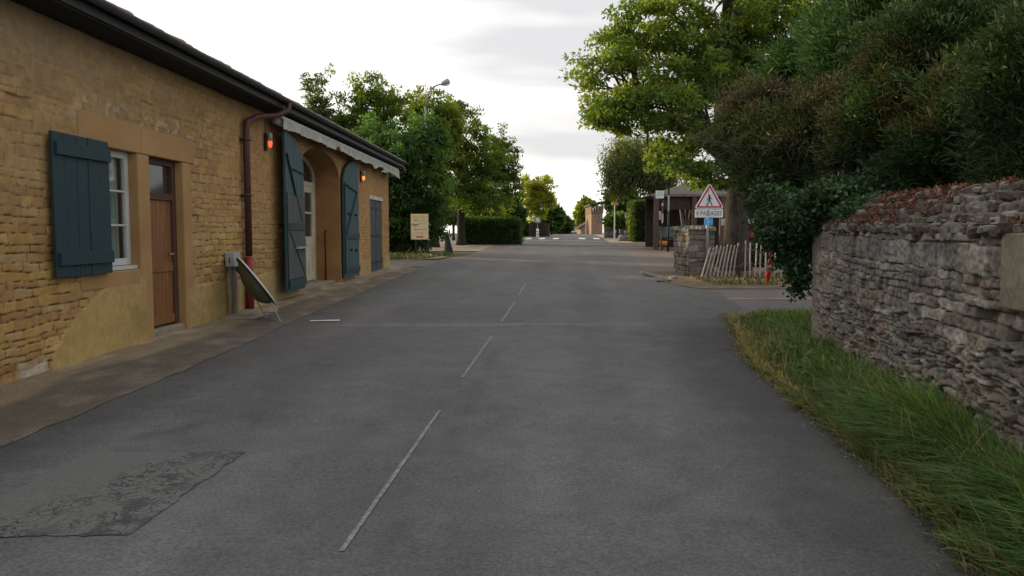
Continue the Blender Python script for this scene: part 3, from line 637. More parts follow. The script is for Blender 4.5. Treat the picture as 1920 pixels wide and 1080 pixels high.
pz = [W(13.55, 3.74, .51), W(13.55, 3.62, .51), W(13.35, 3.50, .38), W(12.95, 3.42, .18), W(12.72, 3.30, .09), W(12.7, 3.1, .085), W(12.7, 1.12, .085)]
q = MB(); q.tube(pz, [.05, .05, .048, .05, .054, .055, .055], 14)
for z in (3.0, 2.1): q.wbox(12.62, 12.78, z, z+.03, .0, .15)
dpp = q.obj('downpipe', M['pipe'], bld, smooth=True)
q = MB(); q.tube([W(12.7, 1.11, .085), W(12.7, .26, .085)], .066, 14); q.obj('pipe_foot', M['pipered'], dpp, smooth=True)
for a, b, c in ((13.78, 3.6, 3.2), (21.1, 3.5, 3.15)): q = MB(); q.tube([W(a, b, .03), W(a, c, .03)], .008, 6); q.obj('cable', M['gutter'], bld)
# awning -----------------------------------------------------------------------
aw = root('awning', W(19.5, 3.5, .1), 'rolled off-white awning with torn scalloped edge under the gutter', 'awning')
q = MB(); q.tube([W(13.9, 3.50, .17), W(25.15, 3.50, .17)], .075, 12); q.obj('roller', M['canvas'], aw, smooth=True)
q = MB(); q.wbox(13.88, 25.25, 3.52, 3.57, .26, .30); q.obj('front_bar', M['white'], aw)
yy = np.linspace(13.9, 25.35, 460); nr = 7; V = []; rs = np.random.RandomState(8)
fold = .02*np.sin(yy*7.4)+.018*np.sin(yy*17+1.3)
drop = .17+(.006+.024*sm((yy-18)/4))*np.abs(np.sin(yy*math.pi/.52+.4*np.sin(yy)))+.05*(vn(yy*2.2, yy*0, 8)-.5)-.10*np.exp(-((yy-17.7)/.1)**2)+.05*sm((yy-19)/3)*np.sin(yy*5)
for j in range(nr):
    t = j/(nr-1); V.append(np.stack([-4.83+.0338*yy+.305+fold*t+.05*t*sm((yy-19)/4)*np.sin(yy*9), yy, 3.53-drop*t-.06*sm((yy-23.5)/2)*t], -1))
i = (np.arange(nr-1)[:, None]*len(yy)+np.arange(len(yy)-1)[None, :]); npobj('valance', np.concatenate(V), np.stack([i, i+1, i+len(yy)+1, i+len(yy)], -1).reshape(-1, 4), M['canvas'], aw, None, True)
for y in (14.3, 19.2, 24.6): q = MB(); q.bar(W(y, 3.52, .01), W(y, 3.52, .26), .04, .04); q.obj('bracket', M['gutter'], aw)
# wall lamps ---------------------------------------------------------------------
def lamp(y, z, label, m):
    r = root('wall_lamp', W(y, z, .02), label, 'lamp', 'lit lamps on the stone facade')
    q = MB(); q.wbox(y-.045, y+.045, z-.15, z+.16, .012, .04); q.obj('back_plate', M['black'], r, bevel=.008)
    q = MB(); q.tube([W(y, z+.02, .10), W(y, z+.13, .10), W(y, z+.165, .10)], [.042, .042, .022], 14); q.obj('housing', M['grey'], r, smooth=True)
    q = MB(); q.tube([W(y, z+.018, .10), W(y, z-.045, .10), W(y, z-.085, .10), W(y, z-.10, .10)], [.038, .038, .028, .01], 16); q.obj('lamp_glass', m, r, smooth=True)
    q = MB(); q.bar(W(y, z+.1, .035), W(y, z+.1, .1), .03, .03); q.obj('bracket', M['black'], r)
lamp(13.78, 3.10, 'lamp glowing red-orange on the wall between the downpipe and the tall shutter', M['amber'])
lamp(21.1, 3.02, 'lamp glowing amber on the wall right of the second arched shutter', M['amber2'])
# meter box on post ----------------------------------------------------------------
r = root('meter_box', W(12.0, .2, .12), 'small grey box on a wooden post beside the brown downpipe', 'utility box')
q = MB(); q.wbox(11.94, 12.04, .12, .98, .06, .14); q.obj('post', M['wood_g'], r, bevel=.01)
q = MB(); q.wbox(11.86, 12.12, .98, 1.20, .03, .17); bx = q.obj('box', M['grey'], r, bevel=.012)
q = MB(); q.wbox(11.852, 11.862, 1.04, 1.12, .09, .105); q.obj('keyhole', M['black'], bx)
q = MB(); q.prism([W(11.6, .10, .02), W(11.7, .10, .5), W(12.8, .12, .52), W(12.9, .12, .02)], (0, 0, .14)); q.obj('footing', M['concrete'], r, bevel=.03)
# tilted shell on wire legs ----------------------------------------------------------
r = root('dish_seat', (-3.75, 12.0, .2), 'tilted olive shell with white rim on thin bent metal legs on the pavement', 'outdoor seat')
p0 = np.array(at(446, 484, 11.7)); p1 = np.array(at(515, 567, 11.7)); d1 = (p1-p0); Ld = np.linalg.norm(d1); d1 /= Ld
cc = (p0+p1)/2
d2 = cc-np.array([0, 0, 1.5]); d2 /= np.linalg.norm(d2); d2 = d2-np.array([.05, 0, .05]); d2 = d2-d1*d2.dot(d1); d2 /= np.linalg.norm(d2); dn = np.cross(d1, d2); dn = dn if dn[2] < 0 else -dn
V = []; na, nr = 36, 9
for j in range(nr+1):
    t = j/nr; rad = math.sqrt(max(0, 1-(1-t)**2)) if False else t
    for k in range(na):
        a = 2*math.pi*k/na; u, v_ = math.cos(a)*t, math.sin(a)*t
        dep = .20*(1-t**2.6)
        V.append(cc+d1*(u*Ld/2+.10*(1-t**2))+d2*v_*.36+dn*dep+d2*.0)
F = [(j*na+k, j*na+(k+1) % na, (j+1)*na+(k+1) % na, (j+1)*na+k) for j in range(nr) for k in range(na)]
shl = npobj('shell', V, F, M['olive'], r, None, True)
so = shl.modifiers.new('s', 'SOLIDIFY'); so.thickness = .012
q = MB(); q.tube([cc+d1*math.cos(2*math.pi*k/48)*Ld/2+d2*math.sin(2*math.pi*k/48)*.36 for k in range(49)], .014, 8, False); q.obj('rim', M['sheet'], shl, smooth=True)
q = MB(); q.tube([cc+dn*.02+d1*(math.cos(2*math.pi*k/48)*Ld/2*.99)+d2*math.sin(2*math.pi*k/48)*.355 for k in range(49)], .014, 8, False); q.obj('under_rim', M['black'], shl, smooth=True)
q = MB(); q.bar(cc-d1*.28+dn*.07, cc-d1*.28+dn*.14, .1, .1); q.obj('bracket', M['black'], r)
def q3(px, py, Y): return at(px, py, Y)
f1, f2, f3 = q3(526, 603, 11.45), q3(500, 597, 11.75), q3(516, 585, 11.6)
q = MB(); q.tube([q3(509, 566, 11.5), q3(516, 583, 11.5), f1], .009, 6); q.obj('leg', M['steel'], r)
q = MB(); q.tube([q3(480, 560, 12.0), q3(492, 583, 11.9), f2, f1], .009, 6); q.obj('leg', M['steel'], r)
q = MB(); q.tube([q3(495, 585, 11.9), q3(516, 586, 11.55)], .007, 6); q.tube([q3(458, 512, 11.9), q3(460, 540, 11.95), q3(482, 562, 12.0)], .009, 6); q.obj('stretcher', M['steel'], r)

# ================================================================== right dry-stone wall
rw = root('drystone_wall', (WR(5)+.25, 5, .1), 'grey dry-stone wall with rough reddish coping bordering the grass verge', 'wall')
res = .009; YE = 9.45
ys = np.arange(-2.0, YE, res); zs_ = np.arange(-.15, 1.60, res); S, Z = np.meshgrid(ys, zs_)
def ch(z, r):
    if 1.19 < z < 1.3: return .19
    if z > 1.05: return r.uniform(.05, .10)
    if z > .75: return r.uniform(.045, .11)
    return r.uniform(.035, .075)
Zc = Z-.012*(S-5)
prof, rnd, cx = stone_field(S, Zc, ch, lambda hc, r: r.uniform(.45, 1.3)*hc if hc > .2 else r.uniform(.05, .24)*(1+.5*(hc > .08)), 21, .018, .009)
p2, r2_, c2_ = stone_field(S+.8*(Z-.5)*(vn(S*.7, Z*.7, 3)-.5), Zc, lambda z, r: r.uniform(.025, .075), lambda hc, r: r.uniform(.05, .24), 27, .045, .010)
lowz = sm((.86-Z+.3*(fbm(S*1.1, Z*0, 8)-.5))/.06); lz3 = lowz[..., None]; prof = prof*(1-lowz)+p2*lowz; rnd = np.where(lz3 > .5, r2_, rnd); cx = np.where(lowz > .5, c2_, cx)
rz = Z-np.floor(Z/.08)*.08
depth = .046*(prof-1)*(1-.75*sm((S-8.2)/1.0))+.050*(rnd[..., 0]-.5)+.028*(fbm(S*11, Z*14, 6)-.5)+.06*cx*(rnd[..., 1]-.5)+.018*(vn(S*38, Z*38, 2)-.5)+.012*(np.abs(vn(S*20, Z*20, 12)-.5)*2-.5)
depth = depth-.10*((rnd[..., 2] > .965) & (prof > .2))*(S < 8.7)
depth = depth*(1-.7*sm((S-8.95)/.3))+.05*fbm(S*.9, Z*1.2, 77)-.08*sm((Z-1.45)/.2)
pq = sm((S-8.95)/.35)
plB = ((S < 4.38) & (S > 3.55) & (Z > 1.08) & (Z < 1.50)); depth = np.where(plB, .045+.01*fbm(S*6, Z*6, 5), depth)
GC = np.array([[.205, .19, .17], [.25, .235, .21], [.17, .155, .135], [.145, .13, .115], [.22, .195, .16], [.27, .26, .24], [.185, .15, .12], [.16, .155, .15]])*1.12
col = GC[(rnd[..., 3]*len(GC)).astype(int)]
col = col*(.5+1.0*fbm(S*14, Z*14, 13))[..., None]
dsp = sm((fbm(S*3.2, Z*3.2, 35)-.52)/.1)[..., None]*.45; col = col*(1-dsp)+np.array([.075, .072, .068])*dsp
stain = sm((fbm(S*1.1, Z*1.3, 31)-.5)/.15)[..., None]*.4; col = col*(1-stain)+np.array([.16, .165, .175])*stain
lowm = (sm((.75-Z)/.5)*fbm(S*3, Z*3, 33)*.9)[..., None]; col = col*(1-lowm)+np.array([.185, .16, .125])*lowm
joint = sm((1-prof)*1.5)[..., None]; jcol = np.array([.055, .05, .042])*(1-sm((S-7.5)/1.6))[..., None]+np.array([.26, .235, .19])*sm((S-7.5)/1.6)[..., None]; col = col*(1-joint)+jcol*joint
col = np.where(plB[..., None], np.array([.20, .185, .145])*(.7+.6*fbm(S*4, Z*4, 19))[..., None], col)
qc = (pq*.6)[..., None]; col = col*(1-qc)+np.array([.27, .245, .20])*qc
V = np.stack([2.05+.175*S-depth, S, Z], -1).reshape(-1, 3); nx = S.shape[1]
i = (np.arange(S.shape[0]-1)[:, None]*nx+np.arange(nx-1)[None, :])
npobj('stonework', V, np.stack([i, i+nx, i+nx+1, i+1], -1).reshape(-1, 4), M['stone_g'], rw, col.reshape(-1, 3), True)
q = MB(); xe = float(WR(YE))
q.add([(xe-.02, YE-.01, -.1), (xe+.5, YE-.09, -.1), (xe+.5, YE-.09, 1.55), (xe-.02, YE-.01, 1.55), (float(WR(-2.0))+.5, -2.1, -.1), (float(WR(-2.0))+.5, -2.1, 1.55), (float(WR(-2.0))-.0, -2.0, 1.56), (float(WR(-2.0)), -2.0, -.1)],
      [(0, 1, 2, 3), (1, 4, 5, 2), (3, 2, 5, 6), (4, 7, 6, 5)]); q.obj('wall_core', M['rock'], rw)
def rock(mb, c, rx, ry, rz, rnd_, nlat=5, nlon=8):
    b = len(mb.v); rot = rnd_.uniform(0, 6.28); cr_, sr_ = math.cos(rot), math.sin(rot); tl = rnd_.uniform(-.35, .35)
    P_ = [(0, 0, 1)]+[(math.sin(math.pi*i/nlat)*math.cos(2*math.pi*j/nlon), math.sin(math.pi*i/nlat)*math.sin(2*math.pi*j/nlon), math.cos(math.pi*i/nlat)) for i in range(1, nlat) for j in range(nlon)]+[(0, 0, -1)]
    for p in P_:
        k = rnd_.uniform(.8, 1.15); x, y, z = [math.copysign(abs(v)**.65, v)*k for v in p]
        x *= rx; y *= ry; z = z*rz+x*tl; mb.v.append((c[0]+x*cr_-y*sr_, c[1]+x*sr_+y*cr_, c[2]+z))
    for j in range(nlon): mb.f.append((b, b+1+j, b+1+(j+1) % nlon)); mb.f.append((b+len(P_)-1, b+1+(nlat-2)*nlon+(j+1) % nlon, b+1+(nlat-2)*nlon+j))
    for i in range(nlat-2):
        for j in range(nlon): mb.f.append((b+1+i*nlon+j, b+1+(i+1)*nlon+j, b+1+(i+1)*nlon+(j+1) % nlon, b+1+i*nlon+(j+1) % nlon))
rnd_ = random.Random(3); q = MB(); q2 = MB(); mossc = []
y = -2.0
for row in range(5):
    y = -2.0
    while y < 9.4:
        wd = rnd_.uniform(.05, .14); ytop = 1.52+row*.068+.012*(y-5)
        if y > 7.9: ytop -= (y-7.9)*.03*row
        (q if rnd_.random() < .6 else q2).__class__
        rock(q if rnd_.random() < .55 else q2, (WR(y)+.03+row*.075+rnd_.uniform(-.02, .02), y+wd/2, ytop), wd*.62, rnd_.uniform(.05, .09), rnd_.uniform(.03, .055), rnd_)
        mossc.append((WR(y)+.0+row*.075, y, ytop+.04)); y += wd*.95
q.obj('coping_stones', mat('coping_stone', (.21, .195, .175), (.05, .046, .042), 16, .92, .6, 60), rw)
q2.obj('coping_stones', mat('dark_coping_stone', (.11, .088, .075), (.04, .033, .03), 11, .92, .6, 60), rw)

# ------------------------------------------------------------------ foliage tools
def leaves(C, per, rad, ll, lw, seed, cols, flat=.6, updir=.5, axis=None, axw=0., jitcol=.25, colsel=None, hang=0):
    """C: clump centres (n,3). returns V,F,col of leaf quads"""
    rs = np.random.RandomState(seed); n = len(C)*per
    cc = np.repeat(C, per, 0); g = rs.normal(size=(n, 3)); g /= np.linalg.norm(g, axis=1)[:, None]; g *= (rs.rand(n, 1)**.45)
    rr = np.repeat(rad*rs.uniform(.6, 1.35, len(C)), per)[:, None]; off = g*rr; off[:, 2] *= flat
    p = cc+off
    d = rs.normal(size=(n, 3)); d += off/np.maximum(rr, 1e-3)*.9
    if axis is not None: d = d*(1-axw)+np.repeat(axis, per, 0)*axw*2.2
    d[:, 2] -= hang; d /= np.linalg.norm(d, axis=1)[:, None]
    up = rs.normal(size=(n, 3)); up[:, 2] += updir*3; s = np.cross(d, up); s /= np.linalg.norm(s, axis=1)[:, None]+1e-6
    L_ = ll*rs.uniform(.55, 1.6, (n, 1)); Wd = lw*rs.uniform(.7, 1.3, (n, 1))
    V = np.stack([p, p+d*L_*.45+s*Wd/2, p+d*L_, p+d*L_*.45-s*Wd/2], 1).reshape(-1, 3)
    F = np.arange(n*4).reshape(-1, 4)
    cols = np.array(cols); cs = colsel if colsel is not None else rs.randint(0, len(cols), len(C))
    c = cols[np.repeat(cs, per)]*(1+jitcol*rs.uniform(-1, 1, (n, 1)))*np.repeat(rs.uniform(.8, 1.25, len(C)), per)[:, None]
    return V, F, np.repeat(c, 4, 0)
def clumps(ells, n, seed, shell=.5, noise=.25):
    rs = np.random.RandomState(seed); vol = np.array([e[3]*e[4]*e[5] for e in ells])**.67; k = rs.choice(len(ells), n, p=vol/vol.sum()); E_ = np.array(ells)[k]
    g = rs.normal(size=(n, 3)); g /= np.linalg.norm(g, axis=1)[:, None]; r = (shell+(1-shell)*rs.rand(n, 1)**.6)*(1+noise*rs.normal(size=(n, 1)))
    return E_[:, :3]+g*r*E_[:, 3:], g
def limbs(parent, base, fork, C, nl, r0, seed, m, crook=.12):
    rnd_ = random.Random(seed); q = MB(); b = Vector(base); f = Vector(fork)
    idx = rnd_.sample(range(len(C)), min(nl, len(C)))
    # primary limbs by direction
    prim = []
    for k in range(max(3, nl//9)):
        t = Vector(C[idx[k]]); prim.append(f.lerp(t, .6)+Vector((rnd_.uniform(-.3, .3), rnd_.uniform(-.3, .3), rnd_.uniform(0, .5))))
    def crv(a, c, ra, rb, n=6, arch=.15):
        d = (c-a); pts = []; 
        for i in range(n+1):
            t = i/n; p = a+d*t+Vector((0, 0, d.length*arch*math.sin(math.pi*t)*.6))
            if 0 < i < n: p += Vector((rnd_.uniform(-1, 1), rnd_.uniform(-1, 1), rnd_.uniform(-1, 1)))*d.length*crook*.35
            pts.append(p)
        q.tube(pts, [ra+(rb-ra)*(i/n)**.8 for i in range(n+1)], 6, False)
    for p in prim: crv(f, p, r0*.55, r0*.22, 6)
    for k in idx:
        t = Vector(C[k]); a = min(prim+[f], key=lambda p: (p-t).length+ (0 if p is not f else 1)); crv(a, t, r0*.16, r0*.03, 5)
    return q.obj('limbs', m, parent)
def tree(name, label, cat, base, trunk_r, fork_z, ells, ncl, per, crad, ll, lw, cols, seed, group=None, m='leaf', bark='bark', nl=40, shell=.5, flat=.6, hang=0, up=.5, lean=(0, 0), noise=.25, extra_trunks=()):
    bz = h(base[0], base[1])-.05; r = root(name, (base[0], base[1], bz), label, cat, group)
    C, g = clumps(ells, ncl, seed, shell, noise); V, F, c = leaves(C, per, crad, ll, lw, seed+1, cols, flat, up, hang=hang)
    npobj('crown', V, F, M[m], r, c)
    q = MB(); rnd_ = random.Random(seed); f = (base[0]+lean[0], base[1]+lean[1], fork_z); pts = []; rad = []
    n = 10
    for i in range(n+1):
        t = i/n; pts.append((base[0]+lean[0]*t+rnd_.uniform(-.1, .1)*trunk_r, base[1]+lean[1]*t, bz+(fork_z-bz)*t)); rad.append(trunk_r*(1.35-.35*min(1, t*5))*(1-.3*t) if t < .2 else trunk_r*(1-.3*t))
    q.tube(pts, rad, 14); 
    for tx, ty, tz in extra_trunks: q.tube([f, tuple((f[k]+(tx, ty, tz)[k])/2+rnd_.uniform(-.1, .1) for k in range(3)), (tx, ty, tz)], [trunk_r*.6, trunk_r*.4, trunk_r*.18], 8)
    q.obj('trunk', M[bark], r, smooth=True)
    if nl: limbs(r, base, f, C, nl, trunk_r, seed+3, M[bark])
    return r
def E_(px, py, Y, rx, rz, ryd=None):
    x, y, z = at(px, py, Y); k = Y/1450; return (x, y, z, rx*k, (ryd if ryd else rx*k*.8), rz*k)
YG = [(.105, .135, .022), (.085, .12, .02), (.135, .145, .024), (.06, .10, .02)]
DG = [(.030, .062, .020), (.040, .078, .024), (.022, .050, .018), (.052, .085, .024)]
MG = [(.045, .080, .022), (.060, .095, .022), (.034, .066, .02)]

# big roadside tree right
tree('locust_tree', 'tall broad tree with dark thick trunk behind the stake fence, crown reaching over the road', 'tree', (7.05, 24.4), .42, 3.6,
     [E_(1240, 120, 24, 130, 75), E_(1150, 105, 23.5, 60, 45), E_(1175, 195, 23, 95, 26), E_(1150, 215, 23, 65, 22), E_(1330, 20, 24.5, 190, 95), E_(1250, 215, 23.5, 85, 30), E_(1480, 50, 25, 120, 90),
      E_(1300, 255, 24, 85, 40), E_(1255, 300, 23.5, 50, 30), E_(1340, 150, 24, 80, 80), E_(1310, 325, 24, 70, 28), E_(1215, 50, 24, 90, 50), E_(1330, -150, 25, 220, 120), E_(1110, 160, 23.5, 40, 20), E_(1120, 205, 23.5, 48, 24), E_(1180, 232, 23.5, 85, 18), E_(1100, 130, 23.5, 34, 22), E_(1260, 180, 23.5, 90, 34), E_(1340, 325, 23.8, 60, 24), E_(1420, 100, 24.8, 90, 60)],
     800, 88, .40, .15, .075, [(.11, .150, .038), (.085, .13, .034), (.125, .160, .040), (.065, .11, .034)], 11, nl=150, shell=.35, flat=.42, noise=.16,
     extra_trunks=(at(1355, 60, 24.5), at(1398, 40, 24.8), at(1462, 55, 25), at(1260, 150, 23.8)))
# weeping birch
tree('birch_tree', 'weeping grey-green birch hanging over the hedge and shelter roof', 'tree', (7.6+1.5, 50), .22, 5.5,
     [E_(1195, 300, 50, 60, 42), E_(1160, 330, 50, 34, 30), E_(1235, 335, 50, 45, 34)], 400, 90, .55, .16, .07,
     [(.075, .095, .045), (.055, .08, .035), (.095, .11, .05)], 23, bark='barkp', nl=90, shell=.25, flat=1.6, hang=1.4, noise=.2)
# left trees -------------------------------------------------------------------
LT = 'trees left of the road'
def lt(label, base, r_, fz, ells, n, per, cols, seed, **k):
    tree('broadleaf_tree', label, 'tree', base, r_, fz, ells, n, per, k.pop('crad', .42), k.pop('ll', .17), k.pop('lw', .095), cols, seed, LT, **k)
lt('airy tree with upright twigs behind the stone roof, leftmost on the skyline', (-11.5, 42), .2, 4.5, [E_(600, 190, 42, 34, 52), E_(625, 230, 42, 55, 35), E_(570, 235, 42, 45, 35), E_(590, 155, 42, 20, 22), E_(600, 260, 42, 60, 30)], 150, 50, [(.045, .075, .03), (.06, .09, .035)], 31, crad=.30, noise=.28, nl=110, shell=.2)
lt('yellowish open-topped tree rising second from left above the roof end', (-8.2, 42), .22, 4, [E_(690, 165, 42, 30, 28), E_(700, 200, 42, 50, 40), E_(740, 205, 42, 35, 30), E_(672, 250, 42, 60, 50), E_(730, 250, 42, 50, 50)], 230, 55, [(.09, .125, .022), (.06, .095, .02), (.07, .11, .022)], 32, crad=.32, noise=.27, nl=110)
lt('dense dark green tree with foliage down to the ground behind the cream sign board', (-5.6, 37.5), .26, 2.2, [E_(740, 300, 37, 85, 65), E_(790, 350, 37, 60, 70), E_(720, 390, 37.5, 90, 65), E_(790, 420, 37, 50, 50), E_(690, 300, 38, 60, 60), E_(700, 445, 38, 80, 38), E_(800, 270, 37.5, 35, 35)], 760, 90, [(.034, .074, .030), (.045, .092, .036), (.028, .060, .026), (.055, .105, .036)], 33, shell=.5, crad=.42)
lt('tree with yellow-green upper leaves behind the curved street lamp', (-4.6, 46), .26, 4, [E_(800, 210, 45, 50, 38), E_(775, 190, 45, 20, 20), E_(840, 225, 45, 40, 32), E_(820, 260, 45, 55, 45)], 250, 58, [(.12, .15, .022), (.09, .125, .02), (.06, .10, .02)], 34, noise=.25, crad=.34, nl=90)
lt('dark rounded tree standing mid-row over the clipped hedge', (-3.3, 50), .28, 4.2, [E_(870, 250, 48, 45, 50), E_(855, 205, 48, 25, 16), E_(900, 290, 48, 42, 35), E_(865, 330, 48, 60, 50), E_(890, 370, 49, 45, 32), E_(845, 310, 48, 30, 60)], 350, 62, [(.07, .105, .026), (.045, .075, .02), (.085, .115, .022)], 35, noise=.24, crad=.38, nl=80)
lt('tall dark tree with pale trunk at the right end of the left tree row', (-2.0, 54), .2, 4.5, [E_(935, 270, 53, 28, 32), E_(945, 300, 53, 32, 40), E_(925, 340, 53, 45, 40), E_(950, 345, 54, 26, 42), E_(900, 380, 54, 42, 24)], 290, 58, [(.07, .105, .026), (.045, .075, .02), (.075, .11, .022)], 36, bark='barkp', noise=.24, crad=.36, nl=80)
lt('small bright yellow-green tree by the brown enclosure at the far crossing', (2.5, 79), .16, 3.6, [E_(1008, 345, 79, 28, 22), E_(995, 370, 79, 24, 24), E_(1018, 375, 79, 24, 20), E_(1000, 398, 79, 20, 14)], 210, 70, [(.24, .26, .04), (.19, .21, .035), (.14, .17, .03)], 37, crad=.42, ll=.2, lw=.12, noise=.24, nl=40)
for bx_, by_, sd_ in ((-13.5, 34.8, 301), (-18.5, 37.5, 302)):  # unseen trees added to keep the low sun off the right junction
    tree('broadleaf_tree', 'unseen leafy tree added behind the long stone building to block the low sun', 'tree', (bx_, by_), .25, 3, [(bx_, by_, 4.0, 3.0, 3, 2.2), (bx_, by_, 2.4, 3, 2.8, 1.6)], 260, 60, .6, .3, .2, DG, sd_, LT, nl=20)
FT = 'far trees along the road'
for k, (px, py, Y, rx, rz, lab, cl) in enumerate(((1050, 420, 120, 16, 14, 'grey-green bushy tree just right of the small yellow tree, far down the road', MG), (1034, 408, 95, 14, 20, 'dark foliage close behind the small yellow tree', DG), (1066, 427, 195, 11, 8, 'distant low dark tree at the end of the road', DG),
        (1168, 374, 75, 28, 22, 'dark tree behind the yellow box sign at right', DG), (1100, 400, 150, 14, 22, 'sunlit tree behind the far gabled house', YG), (1158, 413, 69, 17, 8, 'low rounded hedge bush above the grey picket fence', MG),
        (850, 395, 62, 34, 22, 'sunlit yellow-green bush glimpsed under the left trees', YG), (905, 402, 70, 40, 18, 'bright green shrub above the left clipped hedge', YG), (958, 400, 74, 22, 30, 'dark shrub below the right end of the left tree row', DG), (1275, 385, 60, 60, 30, 'dark leafy tree behind the wooden shelter', DG),
        (1420, 385, 34, 45, 38, 'leafy tree between the big trunk and the old conifer', DG))):
    x, y, z = at(px, py, Y); bz = h(x, y)
    tree('background_tree', lab, 'tree', (x, y), .12, max(bz+.3, z-rz*Y/1450*.6), [E_(px, py, Y, rx, rz), E_(px-rx*.4, py+rz*.4, Y, rx*.6, rz*.7), E_(px+rx*.4, py+rz*.35, Y, rx*.6, rz*.7)], 150, 60, .011*Y*.6, .005*Y, .003*Y, cl, 50+k, FT, nl=14, noise=.14)

# clipped hedges ---------------------------------------------------------------------
def hedge(name, label, x0, x1, y0, y1, z1, n, cols, seed, ll=.12, group=None, skew=0):
    r = root(name, ((x0+x1)/2, (y0+y1)/2, h((x0+x1)/2, (y0+y1)/2)), label, 'hedge', group); rs = np.random.RandomState(seed)
    zb = h(x0, y0)-.05; P_ = rs.rand(n, 3); f = rs.randint(0, 5, n)
    P_[f == 0, 1] = 0; P_[f == 1, 0] = 0; P_[f == 2, 2] = 1; P_[f == 3, 0] = 1; P_[f == 4, 1] = 1
    C = np.stack([x0+(x1-x0)*P_[:, 0]+skew*P_[:, 1]*(y1-y0), y0+(y1-y0)*P_[:, 1], zb+(z1-zb)*P_[:, 2]], -1); C += rs.normal(size=C.shape)*.04
    C[:, 2] = np.maximum(C[:, 2], zb+.05)
    V, F, c = leaves(C, 14, ll*1.3, ll, ll*.6, seed, cols, .8, .2); npobj('foliage', V, F, M['leaf'], r, c)
    q = MB(); e = .12; s1 = skew*(y1-y0); q.hexa([(x0+e, y0+e, zb), (x1-e, y0+e, zb), (x1-e+s1, y1-e, zb), (x0+e+s1, y1-e, zb), (x0+e, y0+e, z1-e), (x1-e, y0+e, z1-e), (x1-e+s1, y1-e, z1-e), (x0+e+s1, y1-e, z1-e)])
    q.obj('inner_twigs', mat('hedge_core', (.012, .018, .008), (.006, .009, .004), 5, .9, 0), r)
a = at(866, 415, 50); b = at(925, 415, 56)
hedge('clipped_hedge', 'long dark clipped hedge behind the left junction', a[0], at(970, 415, 52)[0], 51, 53, at(900, 413, 51)[2], 2600, DG, 61, .16)
hedge('clipped_hedge', 'low green hedge running behind the boulders before the crossing', at(925, 0, 82)[0], at(1003, 0, 82)[0], 82, 84, at(0, 418, 82)[2], 900, [(.05, .075, .02), (.035, .06, .02)], 64, .2)
a = at(1184, 380, 58)
hedge('clipped_hedge', 'tall clipped hedge left of the wooden shelter, its shaded face painted dark', at(1190, 400, 58)[0], at(1226, 400, 58)[0], 58, 61, at(1190, 380, 58)[2], 1500, [(.022, .04, .016), (.03, .052, .018)], 62, .14)  # shade on this face is put into the darker leaf colours
hedge('clipped_hedge', 'sunlit road end of the tall hedge, its light painted as bright leaves', at(1179, 400, 60)[0], at(1189, 400, 60)[0], 59, 61.5, at(1184, 392, 60)[2], 700, [(.10, .14, .025), (.13, .16, .03)], 63, .13, skew=.15)  # sunlit end of the same hedge, light put into the brighter leaf colours

# conifers behind the wall -----------------------------------------------------------
def conifer(label, base, tr, ells, ncl, per, cols, seed, brown=None, ll=.09, lw=.019, crad=.26, nl=60, hang=.0, name='conifer_tree', twigs=0, m='leafc', fork=None):
    bz = h(*base); r = root(name, (base[0], base[1], bz), label, 'tree', 'evergreens behind the stone wall')
    C, g = clumps(ells, ncl, seed, .45, .12)
    rs = np.random.RandomState(seed); cs = rs.randint(0, 3, len(C))
    if brown:
        f = fbm(C[:, 0]*.8+C[:, 1]*.5, C[:, 2]*.8, seed); cs = np.where(f+.25*(rs.rand(len(C))-.5) > brown, 3+rs.randint(0, len(cols)-3, len(C)), cs)
    ax = g*np.array([1, 1, .3])+np.array([0, 0, -.15+.5]); V, F, c = leaves(C, per, crad, ll, lw, seed+1, cols, .75, .1, axis=ax, axw=.42, jitcol=.35, colsel=cs, hang=hang)
    npobj('crown', V, F, M[m], r, c)
    q = MB(); top = fork or max(e[2] for e in ells); q.tube([(base[0], base[1], bz-.05), (base[0]+.1, base[1], (bz+top)/2), (base[0], base[1]+.1, top)], [tr, tr*.7, tr*.2], 10); q.obj('trunk', M['bark'], r, smooth=True)
    limbs(r, base, (base[0], base[1], (bz+top)*.45), C, nl, tr*.9, seed+3, M['bark'])
    if twigs:
        rnd_ = random.Random(seed)
        for k in range(twigs):
            q = MB()
            e = ells[rnd_.randrange(len(ells))]; th_ = rnd_.uniform(math.pi*.95, math.pi*1.75); p = Vector((e[0]+e[3]*.85*math.cos(th_), e[1]+e[4]*.85*math.sin(th_), e[2]+e[5]*rnd_.uniform(-.75, .5)))
            def grow(p, d, L_, rad, dep):
                pts = [p.copy()]; 
                for s in range(4):
                    d2_ = (d+Vector((rnd_.uniform(-.35, .35), rnd_.uniform(-.35, .35), rnd_.uniform(-.3, .3)))).normalized(); p = p+d2_*L_/4; pts.append(p.copy())
                    if dep and rnd_.random() < .75: grow(p.copy(), (d2_+Vector((rnd_.uniform(-.9, .9), rnd_.uniform(-.4, .1), rnd_.uniform(-.7, .7)))).normalized(), L_*.55, rad*.55, dep-1)
                q.tube(pts, [rad*(1-.18*i) for i in range(5)], 4, False)
            grow(p, Vector((math.cos(th_)*.6, math.sin(th_)*.5, rnd_.uniform(-.5, .7))).normalized(), rnd_.uniform(.3, .7), .0055, 2)
            q.obj('bare_branch', M['twig'], r)
    return r
CG = [(.036, .056, .022), (.027, .044, .018), (.045, .066, .024), (.052, .047, .029), (.044, .041, .025), (.062, .055, .034)]
